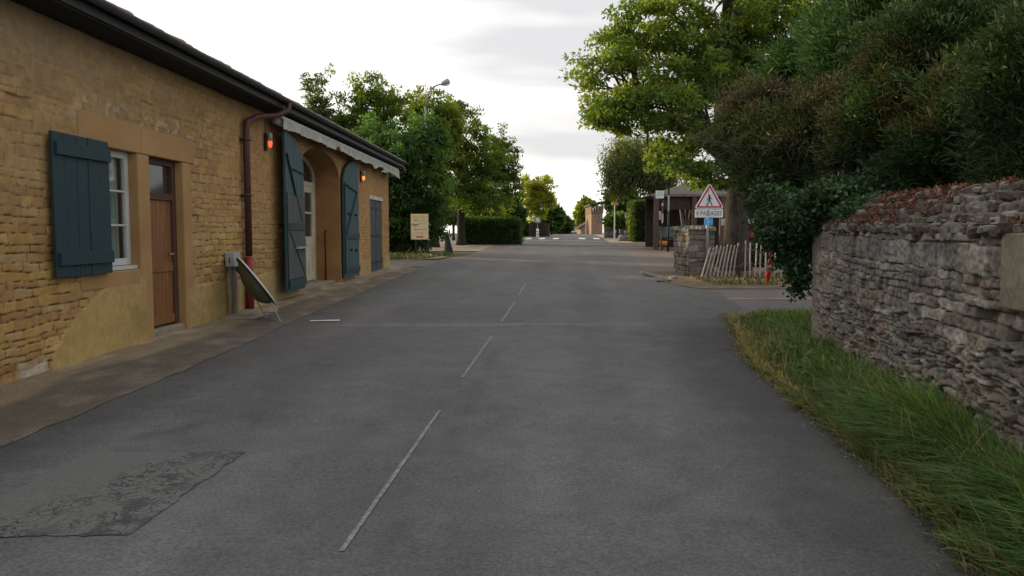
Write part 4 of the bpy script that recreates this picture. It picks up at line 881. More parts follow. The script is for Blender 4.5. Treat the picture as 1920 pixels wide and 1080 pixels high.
conifer('half-brown old conifer leaning out over the wall end, full of bare grey twigs', (5.3, 12.3), .22,
        [E_(1470, 300, 12, 95, 110), E_(1430, 230, 12.5, 70, 70), E_(1540, 290, 11.5, 100, 110), E_(1600, 240, 11.5, 90, 100), E_(1500, 390, 11.5, 85, 45), E_(1392, 258, 12.5, 42, 62)], 1600, 80, CG, 71, brown=.50, twigs=75, crad=.2, nl=90)
conifer('large dark green conifer filling the space above the reddish wall coping', (6.6, 9.6), .25,
        [E_(1700, 240, 9.5, 130, 150), E_(1830, 260, 8.5, 140, 150), E_(1760, 100, 9.5, 130, 100), E_(1650, 340, 10, 110, 80), E_(1800, 320, 8.5, 130, 60)], 1900, 78, [(.026, .052, .020), (.020, .040, .016), (.036, .066, .022), (.046, .050, .024), (.052, .048, .025)], 72, brown=.68, twigs=0, crad=.19, nl=90)
conifer('bright green feathery conifer standing highest behind the two darker ones', (8.2, 13.0), .25,
        [E_(1640, 120, 13, 120, 90), E_(1760, 60, 13, 140, 80), E_(1560, 100, 14, 80, 60), E_(1500, 140, 14.5, 70, 50), E_(1850, 80, 12.5, 110, 100), E_(1610, 40, 14, 60, 55), E_(1700, 10, 13, 110, 40)], 1300, 60, [(.036, .078, .028), (.028, .064, .024), (.048, .095, .032)], 73, crad=.3, ll=.15, lw=.03, nl=60)
conifer('dark evergreen at the right picture edge with fine bare branches', (6.0, 6.0), .16,
        [E_(1930, 230, 6.6, 110, 130), E_(1990, 100, 6.6, 150, 120), E_(1900, 330, 6.9, 60, 40)], 520, 55, [(.026, .046, .017), (.020, .036, .014), (.032, .052, .019), (.05, .046, .024)], 74, brown=.7, twigs=3, crad=.14, ll=.08, lw=.016, nl=40)
# tree behind all, sunlit top at upper right
tree('background_tree', 'sparse yellowish tree showing at the top right corner behind the conifers', 'tree', (17, 24), .2, 4, [E_(1880, 20, 24, 60, 60), E_(1800, -60, 24, 120, 60)], 120, 60, .5, .16, .09, YG+[(.2, .13, .02)], 91, FT, nl=50)

# ivy ----------------------------------------------------------------------------------
iv = root('ivy', (3.95, 9.9, .3), 'dark glossy ivy draped over the far end and top of the stone wall', 'climbing plant')
ells = [E_(1500, 425, 9.8, 70, 50), E_(1560, 400, 9.3, 80, 38), E_(1630, 395, 8.2, 60, 22), E_(1468, 405, 10.1, 50, 45), E_(1490, 480, 9.75, 32, 45), E_(1500, 530, 9.7, 15, 32), E_(1600, 365, 8.9, 80, 30), E_(1452, 375, 10.4, 32, 34)]
C, g = clumps(ells, 620, 81, .3, .1); V, F, c = leaves(C, 46, .13, .056, .044, 82, [(.022, .050, .020), (.032, .070, .026), (.018, .036, .016), (.035, .085, .035)], .8, .3, axis=np.array([[0, -.7, .2]])*np.ones((len(C), 1)), axw=.1, jitcol=.4)
npobj('foliage', V, F, M['ivy'], iv, c)
q = MB(); rnd_ = random.Random(5)
for k in range(26):
    t = Vector(C[rnd_.randrange(len(C))]); a = Vector((4.0, 9.9, .5)) if t.z < 1.3 else Vector((4.1, 9.8, 1.3)); q.tube([a, a.lerp(t, .5)+Vector((rnd_.uniform(-.1, .1), 0, rnd_.uniform(-.1, .1))), t], [.02, .012, .005], 5, False)
q.obj('stems', M['bark'], iv)
# stonecrop on the coping
mc = np.array(mossc); f = fbm(mc[:, 1]*1.7, mc[:, 2]*3, 14); mc = mc[(f > .55)]
V, F, c = leaves(mc, 46, .055, .026, .017, 5, [(.125, .038, .030), (.10, .034, .026), (.07, .06, .03), (.15, .055, .04)], .5, .5, jitcol=.4)
so_ = npobj('stonecrop', V, F, M['moss'], None, c); tag(so_, 'reddish stonecrop cushions growing along the top of the stone wall', 'plant', kind='stuff')

# grass --------------------------------------------------------------------------------------
def blades(n, seed, region, hl, cols, wfac=1.0, lean=.5, name='grass', strawf=.12, tuft=False):
    rs = np.random.RandomState(seed); P_ = region(rs, n); n = len(P_)
    x, y = P_[:, 0], P_[:, 1]; z = H(x, y); L_ = hl(x, y, rs)
    if tuft:
        k = rs.randint(0, max(1, n//22), n); r0 = rs.normal(size=(n, 2))*.045; x = x[k]+r0[:, 0]; y = y[k]+r0[:, 1]; z = H(x, y); L_ = L_[k]*rs.uniform(.5, 1.15, n)
        a = np.arctan2(r0[:, 1], r0[:, 0])+rs.normal(size=n)*.5; wv = (fbm(x*.9, y*.9, 61)-.5)*3
        d = np.stack([np.cos(a)*.8-.35+wv*.5, np.sin(a)*.8-.12+wv*.4], -1)
    else: a = rs.rand(n)*2*np.pi; d = np.stack([np.cos(a)*.8-.3, np.sin(a)*.7-.15], -1)
    ln = lean*rs.uniform(.3, 1.5, n)
    wd = .006*wfac*rs.uniform(.6, 1.4, n)*(1+y*.04); pv = np.stack([-np.sin(a+rs.uniform(-1, 1, n)), np.cos(a)], -1)
    V = []; ts = (0, .4, .75, 1); 
    for t in ts:
        cx_ = x+d[:, 0]*L_*ln*t**1.8; cy_ = y+d[:, 1]*L_*ln*t**1.8; cz = z+L_*(t-.35*ln*t**2.2)
        k = wd*(1-t)**.5 if t < 1 else wd*.08
        V.append(np.stack([cx_-pv[:, 0]*k, cy_-pv[:, 1]*k, cz], -1)); V.append(np.stack([cx_+pv[:, 0]*k, cy_+pv[:, 1]*k, cz], -1))
    V = np.stack(V, 1).reshape(-1, 3); b = np.arange(n)[:, None]*8; F = np.concatenate([b+np.array([[0, 1, 3, 2]]), b+np.array([[2, 3, 5, 4]]), b+np.array([[4, 5, 7, 6]])], 0)
    cols = np.array(cols); ci = rs.randint(0, len(cols), n); c = cols[ci]*rs.uniform(.6, 1.4, (n, 1))*(.6+.8*fbm(x*1.6, y*1.6, 3))[:, None]
    st = rs.rand(n) < strawf*(1+11*np.exp(-((x-RR(y))/.14)**2)+2.5*(fbm(x*1.3, y*1.1, 44) > .56)); c[st] = np.array([.26, .22, .12])*rs.uniform(.6, 1.2, (st.sum(), 1))
    return V, F, np.repeat(c, 8, 0)
def vr(rs, n):
    y = 1.8+(12.2-1.8)*rs.rand(n)**1.15; u = rs.rand(n); lo = RR(y)+np.interp(y, [3, 8], [.08, .03])+.16*(fbm(y*3.5, y*0, 6)-.35); hi = np.where(y < 9.5, WR(y)+.02, np.minimum(WR(y)+1.0+.6*(y-9.5), 6.5)); 
    k = fbm((lo+(hi-lo)*u)*3, y*3, 9) > .36; k |= rs.rand(n) < .4
    return np.stack([lo+(hi-lo)*u, y], -1)[k]
def hl(x, y, rs):
    t = np.clip((x-RR(y))/.8, 0, 1); return (.05+.31*sm(t)+.10*fbm(x*2, y*2, 1))*rs.uniform(.5, 1.25, len(x))*np.interp(y, [3, 5, 7, 9.3, 12], [1.25, 1.1, .62, .36, .42])
GG = [(.088, .170, .042), (.066, .138, .036), (.12, .19, .055), (.095, .145, .052), (.062, .135, .058)]
V, F, c = blades(105000, 5, vr, hl, GG, .95, .85, strawf=.04, tuft=True)
gr = npobj('grass', V, F, M['leafg'], None, c); tag(gr, 'long windblown green grass with straw stalks at the foot of the stone wall', 'grass', kind='stuff')
V, F, c = blades(45000, 15, vr, lambda x, y, rs: rs.uniform(.03, .14, len(x)), [(.05, .09, .025), (.075, .085, .035), (.10, .085, .045), (.06, .11, .03)], 1.3, .8, strawf=.10)
gr = npobj('low_grass', V, F, M['leafg'], None, c); tag(gr, 'short mixed green and dry undergrowth filling the verge', 'grass', kind='stuff')
P_ = vr(np.random.RandomState(77), 520); t_ = (P_[:, 0]-RR(P_[:, 1])); P_ = P_[(t_ > .25) & (P_[:, 1] < 8.5)]; C = np.stack([P_[:, 0], P_[:, 1], H(P_[:, 0], P_[:, 1])+.10], -1)
V, F, c = leaves(C, 22, .11, .07, .035, 78, [(.05, .10, .03), (.04, .08, .03), (.07, .12, .035)], .9, .6)
gr = npobj('weeds', V, F, M['leafg'], None, c); tag(gr, 'small leafy weeds scattered through the verge grass', 'weeds', kind='stuff')
rs = np.random.RandomState(12); n = 3800; y = 1.8+11*rs.rand(n); x = RR(y)+rs.normal(size=n)*.05+.03; C = np.stack([x, y, H(x, y)+.012], -1)
V, F, c = leaves(C, 2, .02, .035, .006, 79, [(.16, .14, .09), (.09, .075, .05), (.20, .18, .13), (.05, .045, .03)], .2, 2)
gr = npobj('litter', V, F, M['leafg'], None, c); tag(gr, 'dry straw and leaf litter strewn along the asphalt edge', 'litter', kind='stuff')
# tall seed stalks
def hs(x, y, rs): return rs.uniform(.35, .62, len(x))*np.interp(y, [3, 6, 9, 12], [1, .9, .6, .5])
V, F, c = blades(500, 6, vr, hs, [(.16, .16, .09), (.10, .13, .05)], .4, .6, strawf=.4)
gr = npobj('seed_grass', V, F, M['leafg'], None, c); tag(gr, 'thin pale seed stalks standing above the verge grass', 'grass', kind='stuff')
def lr(rs, n): y = 31+5*rs.rand(n); x = -13+9.3*rs.rand(n)+(y-31)*.2; return np.stack([x, y], -1)
V, F, c = blades(9000, 7, lr, lambda x, y, rs: rs.uniform(.05, .20, len(x)), [(.045, .07, .025), (.06, .08, .03), (.075, .08, .04)], 1.6, .5)
gr = npobj('grass', V, F, M['leafg'], None, c); tag(gr, 'short rough grass below the cream sign board', 'grass', kind='stuff')
def fr(rs, n): y = 18.6+3.9*rs.rand(n); x = 4.9+9*rs.rand(n); return np.stack([x, y], -1)
V, F, c = blades(9000, 8, fr, lambda x, y, rs: rs.uniform(.04, .16, len(x)), [(.075, .062, .045), (.09, .07, .05), (.05, .052, .03)], 1.3, .9, strawf=.05)
gr = npobj('dry_grass', V, F, M['leafg'], None, c); tag(gr, 'dry straw-coloured grass at the foot of the stake fence', 'grass', kind='stuff')

# ================================================================== right junction objects
# stone pillar (stub of wall)
sp = root('stone_pillar', (5.15, 22.2, .3), 'squat rough stone wall stub beside the warning sign', 'stone pillar')
def stone_block(name, x0, x1, y0, y1, z0, z1, seed, parent, m=M['stone_g'], tilt=0):
    for (fx, ax) in (('front', 0), ('side', 1)):
        L_ = (x1-x0) if ax == 0 else (y1-y0); s = np.arange(0, L_+.015, .015); zz = np.arange(z0, z1+.015, .015); S, Z = np.meshgrid(s, zz)
        pr, rn, cx = stone_field(S, Z, lambda z, r: r.uniform(.1, .2), lambda hc, r: r.uniform(.2, .5), seed+ax, .02, .025); d = .05*(pr-1)+.05*(rn[..., 0]-.5)
        c = GC[(rn[..., 3]*len(GC)).astype(int)]*(.28+.42*pr)[..., None]
        P_ = np.stack([x0+S, y0-d, Z], -1) if ax == 0 else np.stack([x0-d, y0+S, Z], -1)
        n_ = S.shape[1]; i = (np.arange(S.shape[0]-1)[:, None]*n_+np.arange(n_-1)[None, :]); npobj(name, P_.reshape(-1, 3), np.stack([i, i+1, i+n_+1, i+n_], -1).reshape(-1, 4), m, parent, c.reshape(-1, 3), True)
stone_block('stonework', 5.02, 5.75, 22.0, 24.0, .2, 1.62, 41, sp)
q = MB(); q.box(5.05, 5.72, 22.03, 23.98, .2, 1.58); q.obj('core', M['rock'], sp)
q = MB(); rnd_ = random.Random(9)
for k in range(26): rock(q, (rnd_.uniform(5.05, 5.7), rnd_.uniform(22.05, 23.9), 1.60+rnd_.uniform(-.02, .05)), rnd_.uniform(.1, .2), rnd_.uniform(.1, .2), rnd_.uniform(.05, .09), rnd_)
q.obj('cap_stones', M['rock'], sp)
# kerb stones / rubble at the corner
for k, (px, py, s, lab) in enumerate(((1225, 519, .16, 'flat broken kerb stone at the edge of the red forecourt'), (1262, 523, .12, 'loose stone lying at the foot of the stone stub'), (1245, 528, .10, 'small rusty stone on the bank edge'))):
    x, y = gp(px, py); q = MB(); rock(q, (x, y, h(x, y)+.03), s*2.2, s, .05, rnd_); o = q.obj('stone', M['rock']); tag(o, lab, 'stone', 'loose stones by the stub')
# warning sign
def text_mesh(txt, size, ext=.002, bold=0):
    cu_ = bpy.data.curves.new('t', 'FONT'); cu_.body = txt; cu_.size = size; cu_.extrude = ext; cu_.align_x = 'CENTER'; cu_.align_y = 'CENTER'; cu_.offset = bold; cu_.space_character = 1.15
    to = bpy.data.objects.new('t', cu_); COL.objects.link(to); bpy.context.view_layer.update(); me = bpy.data.meshes.new_from_object(to.evaluated_get(bpy.context.evaluated_depsgraph_get())); bpy.data.objects.remove(to); return me
YS = 21.9; bxs = at(1327, 400, YS)[0]; zg = h(bxs, YS)
sg = root('warning_sign', (bxs, YS, zg), 'triangular red-bordered pedestrian warning sign with white plate reading 4 PASSAGES', 'road sign')
def sgp(px, py, o=0): x, y, z = at(px, py, YS); return (x, YS-o, z)
q = MB(); q.tube([(bxs, YS+.04, zg-.05), (bxs+.01, YS+.04, at(1327, 352, YS)[2])], .045, 12); q.obj('post', M['steel'], sg, smooth=True)
def rtri(cx, cz, R_, rr, y, n=5):
    pts = []
    for k in range(3):
        a = math.pi/2+k*2*math.pi/3; px_, pz = cx+(R_-2*rr)*math.cos(a), cz+(R_-2*rr)*math.sin(a)
        for j in range(n+1):
            b = a-math.pi/3+2*math.pi/3*j/n; pts.append((px_+rr*math.cos(b), y, pz+rr*math.sin(b)))
    return pts
A_, B_, C_ = sgp(1330, 345), sgp(1305, 391), sgp(1355, 391); cx_, cz_ = (B_[0]+C_[0])/2, B_[2]+(A_[2]-B_[2])*.35; RT = .49
q = MB(); q.prism(rtri(cx_, cz_, RT, .05, YS), (0, .02, 0)); fc = q.obj('triangle_plate', M['sheet'], sg)
q = MB(); o_, i_ = rtri(cx_, cz_, RT-.055, .025, YS-.004), rtri(cx_, cz_, RT-.145, .012, YS-.004); n = len(o_); q.add(o_+i_+[(p[0], p[1]+.003, p[2]) for p in o_], [(k, (k+1) % n, n+(k+1) % n, n+k) for k in range(n)]); q.obj('red_border', M['red'], fc)
q = MB(); k_ = .27; fz = cz_-.02; yy_ = YS-.006
def fp(x, z): return (cx_+x*k_, yy_, fz+z*k_)
q.tube([fp(-.01, .62), fp(-.01, .621)], .001, 4)
q.prism([fp(.075*math.cos(a*.5236)-.0, .55+.085*math.sin(a*.5236)) for a in range(12)], (0, .004, 0))
for a, b, wd in (((0, .46), (.02, .08), .13), ((0, .1), (-.28, -.52), .085), ((.02, .1), (.29, -.52), .085), ((0, .42), (-.22, .12), .05), ((.02, .42), (.25, .14), .05), ((-.22, .13), (-.33, .02), .04)):
    q.bar(fp(*a), fp(*b), wd*k_, .004, up=(0, 1, 0))
q.obj('walking_figure', M['black'], fc)
B0, B1 = sgp(1303, 408), sgp(1356, 392.5)
q = MB(); q.box(B0[0], B1[0], YS, YS+.02, B0[2], B1[2]); pl = q.obj('text_plate', M['sheet'], sg, bevel=.008)
me = text_mesh('4 PASSAGES', .145, .001, .0)
to = fin('lettering', me, M['navy'], pl); to.rotation_euler = (R(90), 0, 0); O = origin(sg); to.location = ((B0[0]+B1[0])/2-O[0], YS-.004-O[1], (B0[2]+B1[2])/2-O[2])
wN = max(v.co.x for v in me.vertices)-min(v.co.x for v in me.vertices); sxx = (B1[0]-B0[0])*.9/wN; to.scale = (sxx, 1.25, 1)
B0, B1 = sgp(1320.5, 422), sgp(1337, 409.5)
q = MB(); q.box(B0[0], B1[0], YS, YS+.015, B0[2], B1[2]); bp_ = q.obj('blue_plate', M['blue'], sg, bevel=.004)
q = MB(); mx_, mz_ = (B0[0]+B1[0])/2, (B0[2]+B1[2])/2; q.box(mx_-.01, mx_+.045, YS-.004, YS, mz_-.008, mz_+.010); q.box(mx_-.022, mx_-.008, YS-.004, YS, mz_-.02, mz_+.02); q.box(mx_+.01, mx_+.022, YS-.004, YS, mz_-.025, mz_+.028); q.obj('white_mark', M['sheet'], bp_)
q = MB(); q.box(bxs-.06, bxs+.06, YS+.022, YS+.09, at(0, 402, YS)[2]-.02, at(0, 402, YS)[2]+.02); q.obj('clamp', M['steel'], sg)
# paling fence
pf = root('paling_fence', (7.0, 20.3, .27), 'low wire-bound fence of uneven split stakes with a rotten post', 'fence')
stakes = [(1315+k*7.4, 518+.3*math.sin(k*3), 1332+k*6.55, 463-k*.75+2.2*math.sin(k*2.1)) for k in range(10)]+[(1397, 510, 1398, 451), (1406, 510, 1407, 454), (1415, 515, 1419, 453), (1425, 508, 1428, 456), (1434, 508, 1436, 473), (1452, 512, 1454, 474), (1465, 510, 1467, 478), (1480, 512, 1481, 480)]
for k, (a, b, c_, d) in enumerate(stakes):
    Yk = 20.9-.4*k/19; p = Vector(at(a, b, Yk)); t_ = Vector(at(c_, d, Yk+.05)); q = MB(); mid = p.lerp(t_, .5)+Vector((rnd_.uniform(-.015, .015), 0, 0)); p.z = min(p.z, h(p.x, Yk)+.02)
    q.tube([p, mid, t_-(t_-p)*.04, t_], [.023, .022, .020, .008], 6); q.obj('stake', M['wood_s'], pf)
q = MB(); p = at(1384, 519, 20.7); q.tube([(p[0], 20.75, p[2]-.1), (p[0]+.06, 20.75, at(0, 455, 20.7)[2])], [.07, .06], 8); q.obj('post', M['wood_d'], pf)
for f_ in (.3, .75):
    q = MB(); q.tube([tuple(Vector(at(a, b, 20.9-.4*k/19)).lerp(Vector(at(c_, d, 20.9-.4*k/19)), f_)-Vector((0, .02, 0))) for k, (a, b, c_, d) in enumerate(stakes)], .004, 4, False); q.obj('binding_wire', M['steel'], pf)
# red post
p0 = Vector(at(1438, 529, 19.3)); p1 = Vector(at(1447, 468, 19.3)); p0.z = h(p0.x, 19.3)-.03
r = root('red_post', tuple(p0), 'leaning red metal post at the right end of the stake fence', 'post')
q = MB(); q.tube([p0, p0.lerp(p1, .985), p1], [.055, .055, .03], 14); q.obj('shaft', M['redpost'], r, smooth=True)
q = MB(); m1 = p0.lerp(p1, .5); q.tube([m1, m1+(p1-p0)*.04], .062, 14); m1 = p0.lerp(p1, .8); q.tube([m1, m1+(p1-p0)*.03], .060, 14); q.obj('collar', M['steel'], r)
# shelter ------------------------------------------------------------------------------------
Ysh = 42
def sx(px, Y=Ysh): return at(px, 400, Y)[0]
def sz(py, Y=Ysh): return at(960, py, Y)[2]
sh = root('wooden_shelter', (sx(1290), Ysh+2, h(sx(1290), Ysh+2)), 'dark open wooden shelter with grey hipped roof behind the stone stub', 'shelter')
x0, x1, x2 = sx(1226), sx(1360), sx(1335)
ze, zr = sz(366), sz(346)
q = MB(); q.add([(x0-.2, Ysh-.3, ze), (x1+2, Ysh-.3, ze), (x1+2, Ysh+5, ze), (x0-.2, Ysh+5, ze), (sx(1312, Ysh+2), Ysh+2.3, zr+.45), (x1+1.5, Ysh+2.3, zr+.5)], [(0, 1, 5, 4), (1, 2, 5), (2, 3, 4, 5), (3, 0, 4), (3, 2, 1, 0)]); q.obj('roof', mat('shelter_tiles', (.13, .12, .11), (.08, .075, .07), 6, .9, .4, 10), sh)
q = MB(); q.box(x0-.2, x1+2, Ysh-.34, Ysh-.305, ze-.08, ze+.06); q.obj('eaves_board', M['wood_g'], sh)
q = MB(); q.box(x0+.2, x1+2, Ysh-.1, Ysh, sz(393), ze-.01); q.obj('front_boarding', M['wood_d'], sh)
for px in (1229, 1300, 1352):
    q = MB(); xx = sx(px); q.box(xx-.12, xx+.12, Ysh-.3, Ysh-.08, h(xx, Ysh)-.05, ze-.005); q.obj('post', mat('brown_post', (.10, .062, .05), (.06, .04, .035), 4, .8, .3, stretch=(5, 5, .5)), sh)
q = MB(); q.box(x0+.4, x1+2, Ysh+4.8, Ysh+4.9, h(x1, Ysh+5)-.1, ze-.01); q.obj('back_wall', M['wood_d'], sh)
q = MB()
for k in range(16): q.box(sx(1236)+k*.125, sx(1236)+k*.125+.11, Ysh+.2, Ysh+.23, h(sx(1240), Ysh)+.55+.03*math.sin(k), h(sx(1240), Ysh)+1.25+.03*math.sin(k*2))
q.box(sx(1240), sx(1300), Ysh+.05, Ysh+.15, sz(444), sz(441)); q.obj('railing', mat('greyblue_boards', (.12, .15, .16), (.08, .10, .11), 5, .8, .2), sh)
q = MB(); q.box(sx(1243), sx(1275), Ysh+.4, Ysh+.9, sz(452), sz(448)); 
for px in (1246, 1272): q.box(sx(px)-.04, sx(px)+.04, Ysh+.45, Ysh+.85, h(sx(px), Ysh), sz(452)); 
o = q.obj('bench', M['wood_d']); tag(o, 'low dark bench inside the wooden shelter', 'bench')
# bare pale stems
for k, (a, b, c_, d, lab) in enumerate(((1281, 425, 1277, 395, 'thickest pale pole standing inside the wooden shelter'), (1285, 425, 1286, 397, 'slender upright pale pole, middle of three inside the shelter'), (1289, 425, 1294, 396, 'thin pale pole leaning right inside the shelter'))):
    p = Vector(at(a, b, 44)); t_ = Vector(at(c_, d, 44)); gz_ = h(p.x, 44); dd = (t_-p); b0 = p-dd*((p.z-gz_)/dd.z); r = root('pale_pole', tuple(b0), lab, 'pole', 'pale poles in the shelter')
    tp_ = t_+dd*.25; q = MB(); rr_ = (.10, .065, .055)[k]; q.tube([b0, p, t_, tp_], [rr_, rr_, rr_*.9, rr_*.8], 8); q.obj('shaft', M['barkp'], r, smooth=True)
bb = at(1405, 490, 26.5); rr0 = root('gap_shade_bush', (bb[0], 26.5, h(bb[0], 26.5)), 'dark leafy clump added to stand for the shade behind the stake fence', 'bush')  # added dark foliage standing for the shaded gap behind the fence
C, g = clumps([E_(1360, 492, 26.5, 45, 24, .7), E_(1425, 488, 26.8, 50, 28, .7), E_(1470, 490, 26.5, 40, 26, .7)], 260, 401, .3, .1); C[:, 2] = np.maximum(C[:, 2], h(bb[0], 26.5)+.1)
V, F, c = leaves(C, 45, .22, .09, .05, 402, [(.020, .034, .014), (.028, .040, .018), (.035, .036, .02)]); npobj('foliage', V, F, M['leafc'], rr0, c)
# bus stop pole, with plate
Yb = 40
bx_ = at(1242, 400, Yb)[0]; r = root('stop_sign', (bx_, Yb, h(bx_, Yb)), 'thin pole with a white rectangular plate and bracketed box in front of the shelter', 'sign')
q = MB(); q.tube([(bx_-.06, Yb, h(bx_, Yb)-.05), (bx_+.05, Yb, at(0, 375, Yb)[2])], .035, 8); q.obj('pole', M['black'], r)
for a, b in ((386, 381), (418, 400)):
    q = MB(); q.tube([(bx_, Yb, at(0, a, Yb)[2]), (bx_+.01, Yb, at(0, b, Yb)[2])], .045, 8); q.obj('white_sleeve', M['white'], r)
q = MB(); q.box(at(1234, 0, Yb)[0], at(1249.5, 0, Yb)[0], Yb-.06, Yb-.03, at(0, 372, Yb)[2], at(0, 357.5, Yb)[2]); plt = q.obj('plate', M['sheet'], r)
q = MB()
for k in range(2): q.box(at(1236, 0, Yb)[0], at(1247.5, 0, Yb)[0], Yb-.066, Yb-.062, at(0, 362+4*k, Yb)[2], at(0, 361+4*k, Yb)[2])
q.obj('printed_line', M['grey'], plt)
q = MB(); q.box(bx_-.16, bx_-.05, Yb-.05, Yb+.05, at(0, 412, Yb)[2], at(0, 396, Yb)[2]); q.obj('small_box', M['grey'], r)
# tall green lamp mast
gx_ = at(1253.5, 400, 39)[0]; r = root('mast', (gx_, 39, h(gx_, 39)), 'tall dark green slim mast rising into the branches beside the stop sign', 'pole')
q = MB(); q.tube([(gx_, 39, h(gx_, 39)-.05), (gx_, 39, 2.6)], .05, 10); q.obj('lower_shaft', mat('dark_green_paint', (.01, .02, .016), None, 4, .5, 0), r, smooth=True)
q = MB(); q.tube([(gx_, 39, 2.6), (gx_, 39, 3.4)], .045, 10); q.obj('pale_band', M['grey'], r)
q = MB(); q.tube([(gx_, 39, 3.4), (gx_, 39, 6.5)], .04, 10); q.obj('upper_shaft', M['gutter'], r, smooth=True)
# orange basket on legs
ox = at(1244, 450, 41)[0]; og_ = h(ox, 41); r = root('orange_tub', (ox, 41, og_), 'small orange tub on splayed legs beside the shelter post', 'tub')
q = MB(); q.tube([(ox, 41, og_+.22), (ox, 41, og_+.30), (ox, 41, og_+.50)], [.12, .2, .24], 14); q.obj('tub', M['orange'], r, smooth=True)
for s in (-1, 1): q = MB(); q.tube([(ox+s*.1, 41, og_+.3), (ox+s*.22, 41, og_)], .018, 6); q.obj('leg', M['black'], r)
# red boarded shed seen beside the trunk
r = root('red_shed', (at(1420, 430, 30)[0], 30, h(13, 30)-.2), 'low red boarded shed with pale roof right of the big trunk', 'shed'); xs0, xs1 = at(1397, 430, 30)[0], at(1470, 430, 30)[0]
q = MB(); q.box(xs0, xs1, 30, 33, at(0, 446, 30)[2], at(0, 421, 30)[2]); q.obj('red_panel', M['redshed'], r)
q = MB(); q.box(xs0+.1, xs1-.1, 30.1, 32.9, h(10, 30)-.1, at(0, 446, 30)[2]-.002); q.obj('lower_wall', M['wood_d'], r)
q = MB(); q.hexa([(xs0-.1, 29.9, at(0, 421, 30)[2]+.002), (xs1+.1, 29.9, at(0, 421, 30)[2]+.002), (xs1+.1, 33.1, at(0, 421, 30)[2]+.002), (xs0-.1, 33.1, at(0, 421, 30)[2]+.002), (xs0-.1, 29.95, at(0, 418, 30)[2]), (xs1+.1, 29.95, at(0, 418, 30)[2]), (xs1+.1, 33.1, at(0, 408, 30)[2]), (xs0-.1, 33.1, at(0, 408, 30)[2])]); q.obj('roof', M['grey'], r)
# ================================================================== far right
def fx(px, Y): return at(px, 400, Y)[0]
def fz_(py, Y): return at(960, py, Y)[2]
Yh = 112; hg_ = h(11, Yh)
r = root('gabled_house', (fx(1117, Yh), Yh+4, hg_), 'far tan house at the roadside, its row of pale struts under the upper storey', 'house')
xl, xr = fx(1109, Yh), fx(1130, Yh)
q = MB(); q.box(xl, xr, Yh, Yh+9, hg_-.2, fz_(400, Yh)); q.obj('wall', M['wall_t'], r)
q = MB(); q.box(xl-.05, xr+.1, Yh-.1, Yh+9, fz_(400, Yh)+.002, fz_(386, Yh)); q.obj('upper_wall', M['wall_p'], r)
q = MB(); q.add([(xl-.25, Yh-.5, fz_(386, Yh)), (xr+.4, Yh-.5, fz_(380, Yh)), (xr+.4, Yh+9.5, fz_(380, Yh)), (xl-.25, Yh+9.5, fz_(386, Yh)), (xl-.25, Yh-.5, fz_(385, Yh)+.15), (xr+.4, Yh-.5, fz_(378, Yh)+.1), (xr+.4, Yh+9.5, fz_(377, Yh)+.2), (xl-.25, Yh+9.5, fz_(384, Yh)+.2)], [(3, 2, 1, 0), (4, 5, 6, 7), (0, 1, 5, 4), (1, 2, 6, 5), (2, 3, 7, 6), (3, 0, 4, 7)]); q.obj('roof', M['wood_d'], r)
for k, (px, py, s) in enumerate(((1111.5, 394, 3.2), (1115.5, 392, 3.8), (1121, 389, 4.6), (1126, 385, 5.2))):
    q = MB(); a0 = fx(px-1.4, Yh); a1 = fx(px+1.4, Yh); q.prism([(a0, Yh-.45, fz_(py-s*1.2, Yh)), (a1, Yh-.45, fz_(py-s*1.2, Yh)), (fx(px+.3, Yh), Yh-.45, fz_(py+s, Yh))], (0, .25, 0)); q.obj('strut', M['white'], r)
for px in (1119.5, 1125.5):
    q = MB(); q.box(fx(px-1.6, Yh), fx(px+1.6, Yh), Yh-.11, Yh-.02, fz_(415, Yh), fz_(402, Yh)); q.obj('window', M['glass'], r)
Yl = 135; lg = h(12, Yl); r = root('low_house', (fx(1095, Yl), Yl+3, lg), 'low distant house with dark sloping roof and sunlit orange wall', 'house')
q = MB(); q.add([(fx(1089, Yl), Yl, lg-.2), (fx(1104, Yl), Yl, lg-.2), (fx(1104, Yl), Yl, fz_(416, Yl)), (fx(1089, Yl), Yl, fz_(428, Yl)), (fx(1089, Yl), Yl+8, lg-.2), (fx(1104, Yl), Yl+8, lg-.2), (fx(1104, Yl), Yl+8, fz_(416, Yl)), (fx(1089, Yl), Yl+8, fz_(428, Yl))], [(0, 1, 2, 3), (5, 4, 7, 6), (0, 3, 7, 4)]); q.obj('wall', M['wall_t'], r)
q = MB(); q.prism([(fx(1085, Yl), Yl-.4, fz_(429, Yl)), (fx(1105, Yl), Yl-.4, fz_(416, Yl)), (fx(1105, Yl), Yl-.4, fz_(414.5, Yl)), (fx(1085, Yl), Yl-.4, fz_(427.5, Yl))], (0, 8.8, 0)); q.obj('roof', M['wood_d'], r)
q = MB(); q.box(fx(1094, Yl), fx(1097, Yl), Yl-.03, Yl-.01, fz_(432, Yl), fz_(425, Yl)); q.obj('window', M['glass'], r)
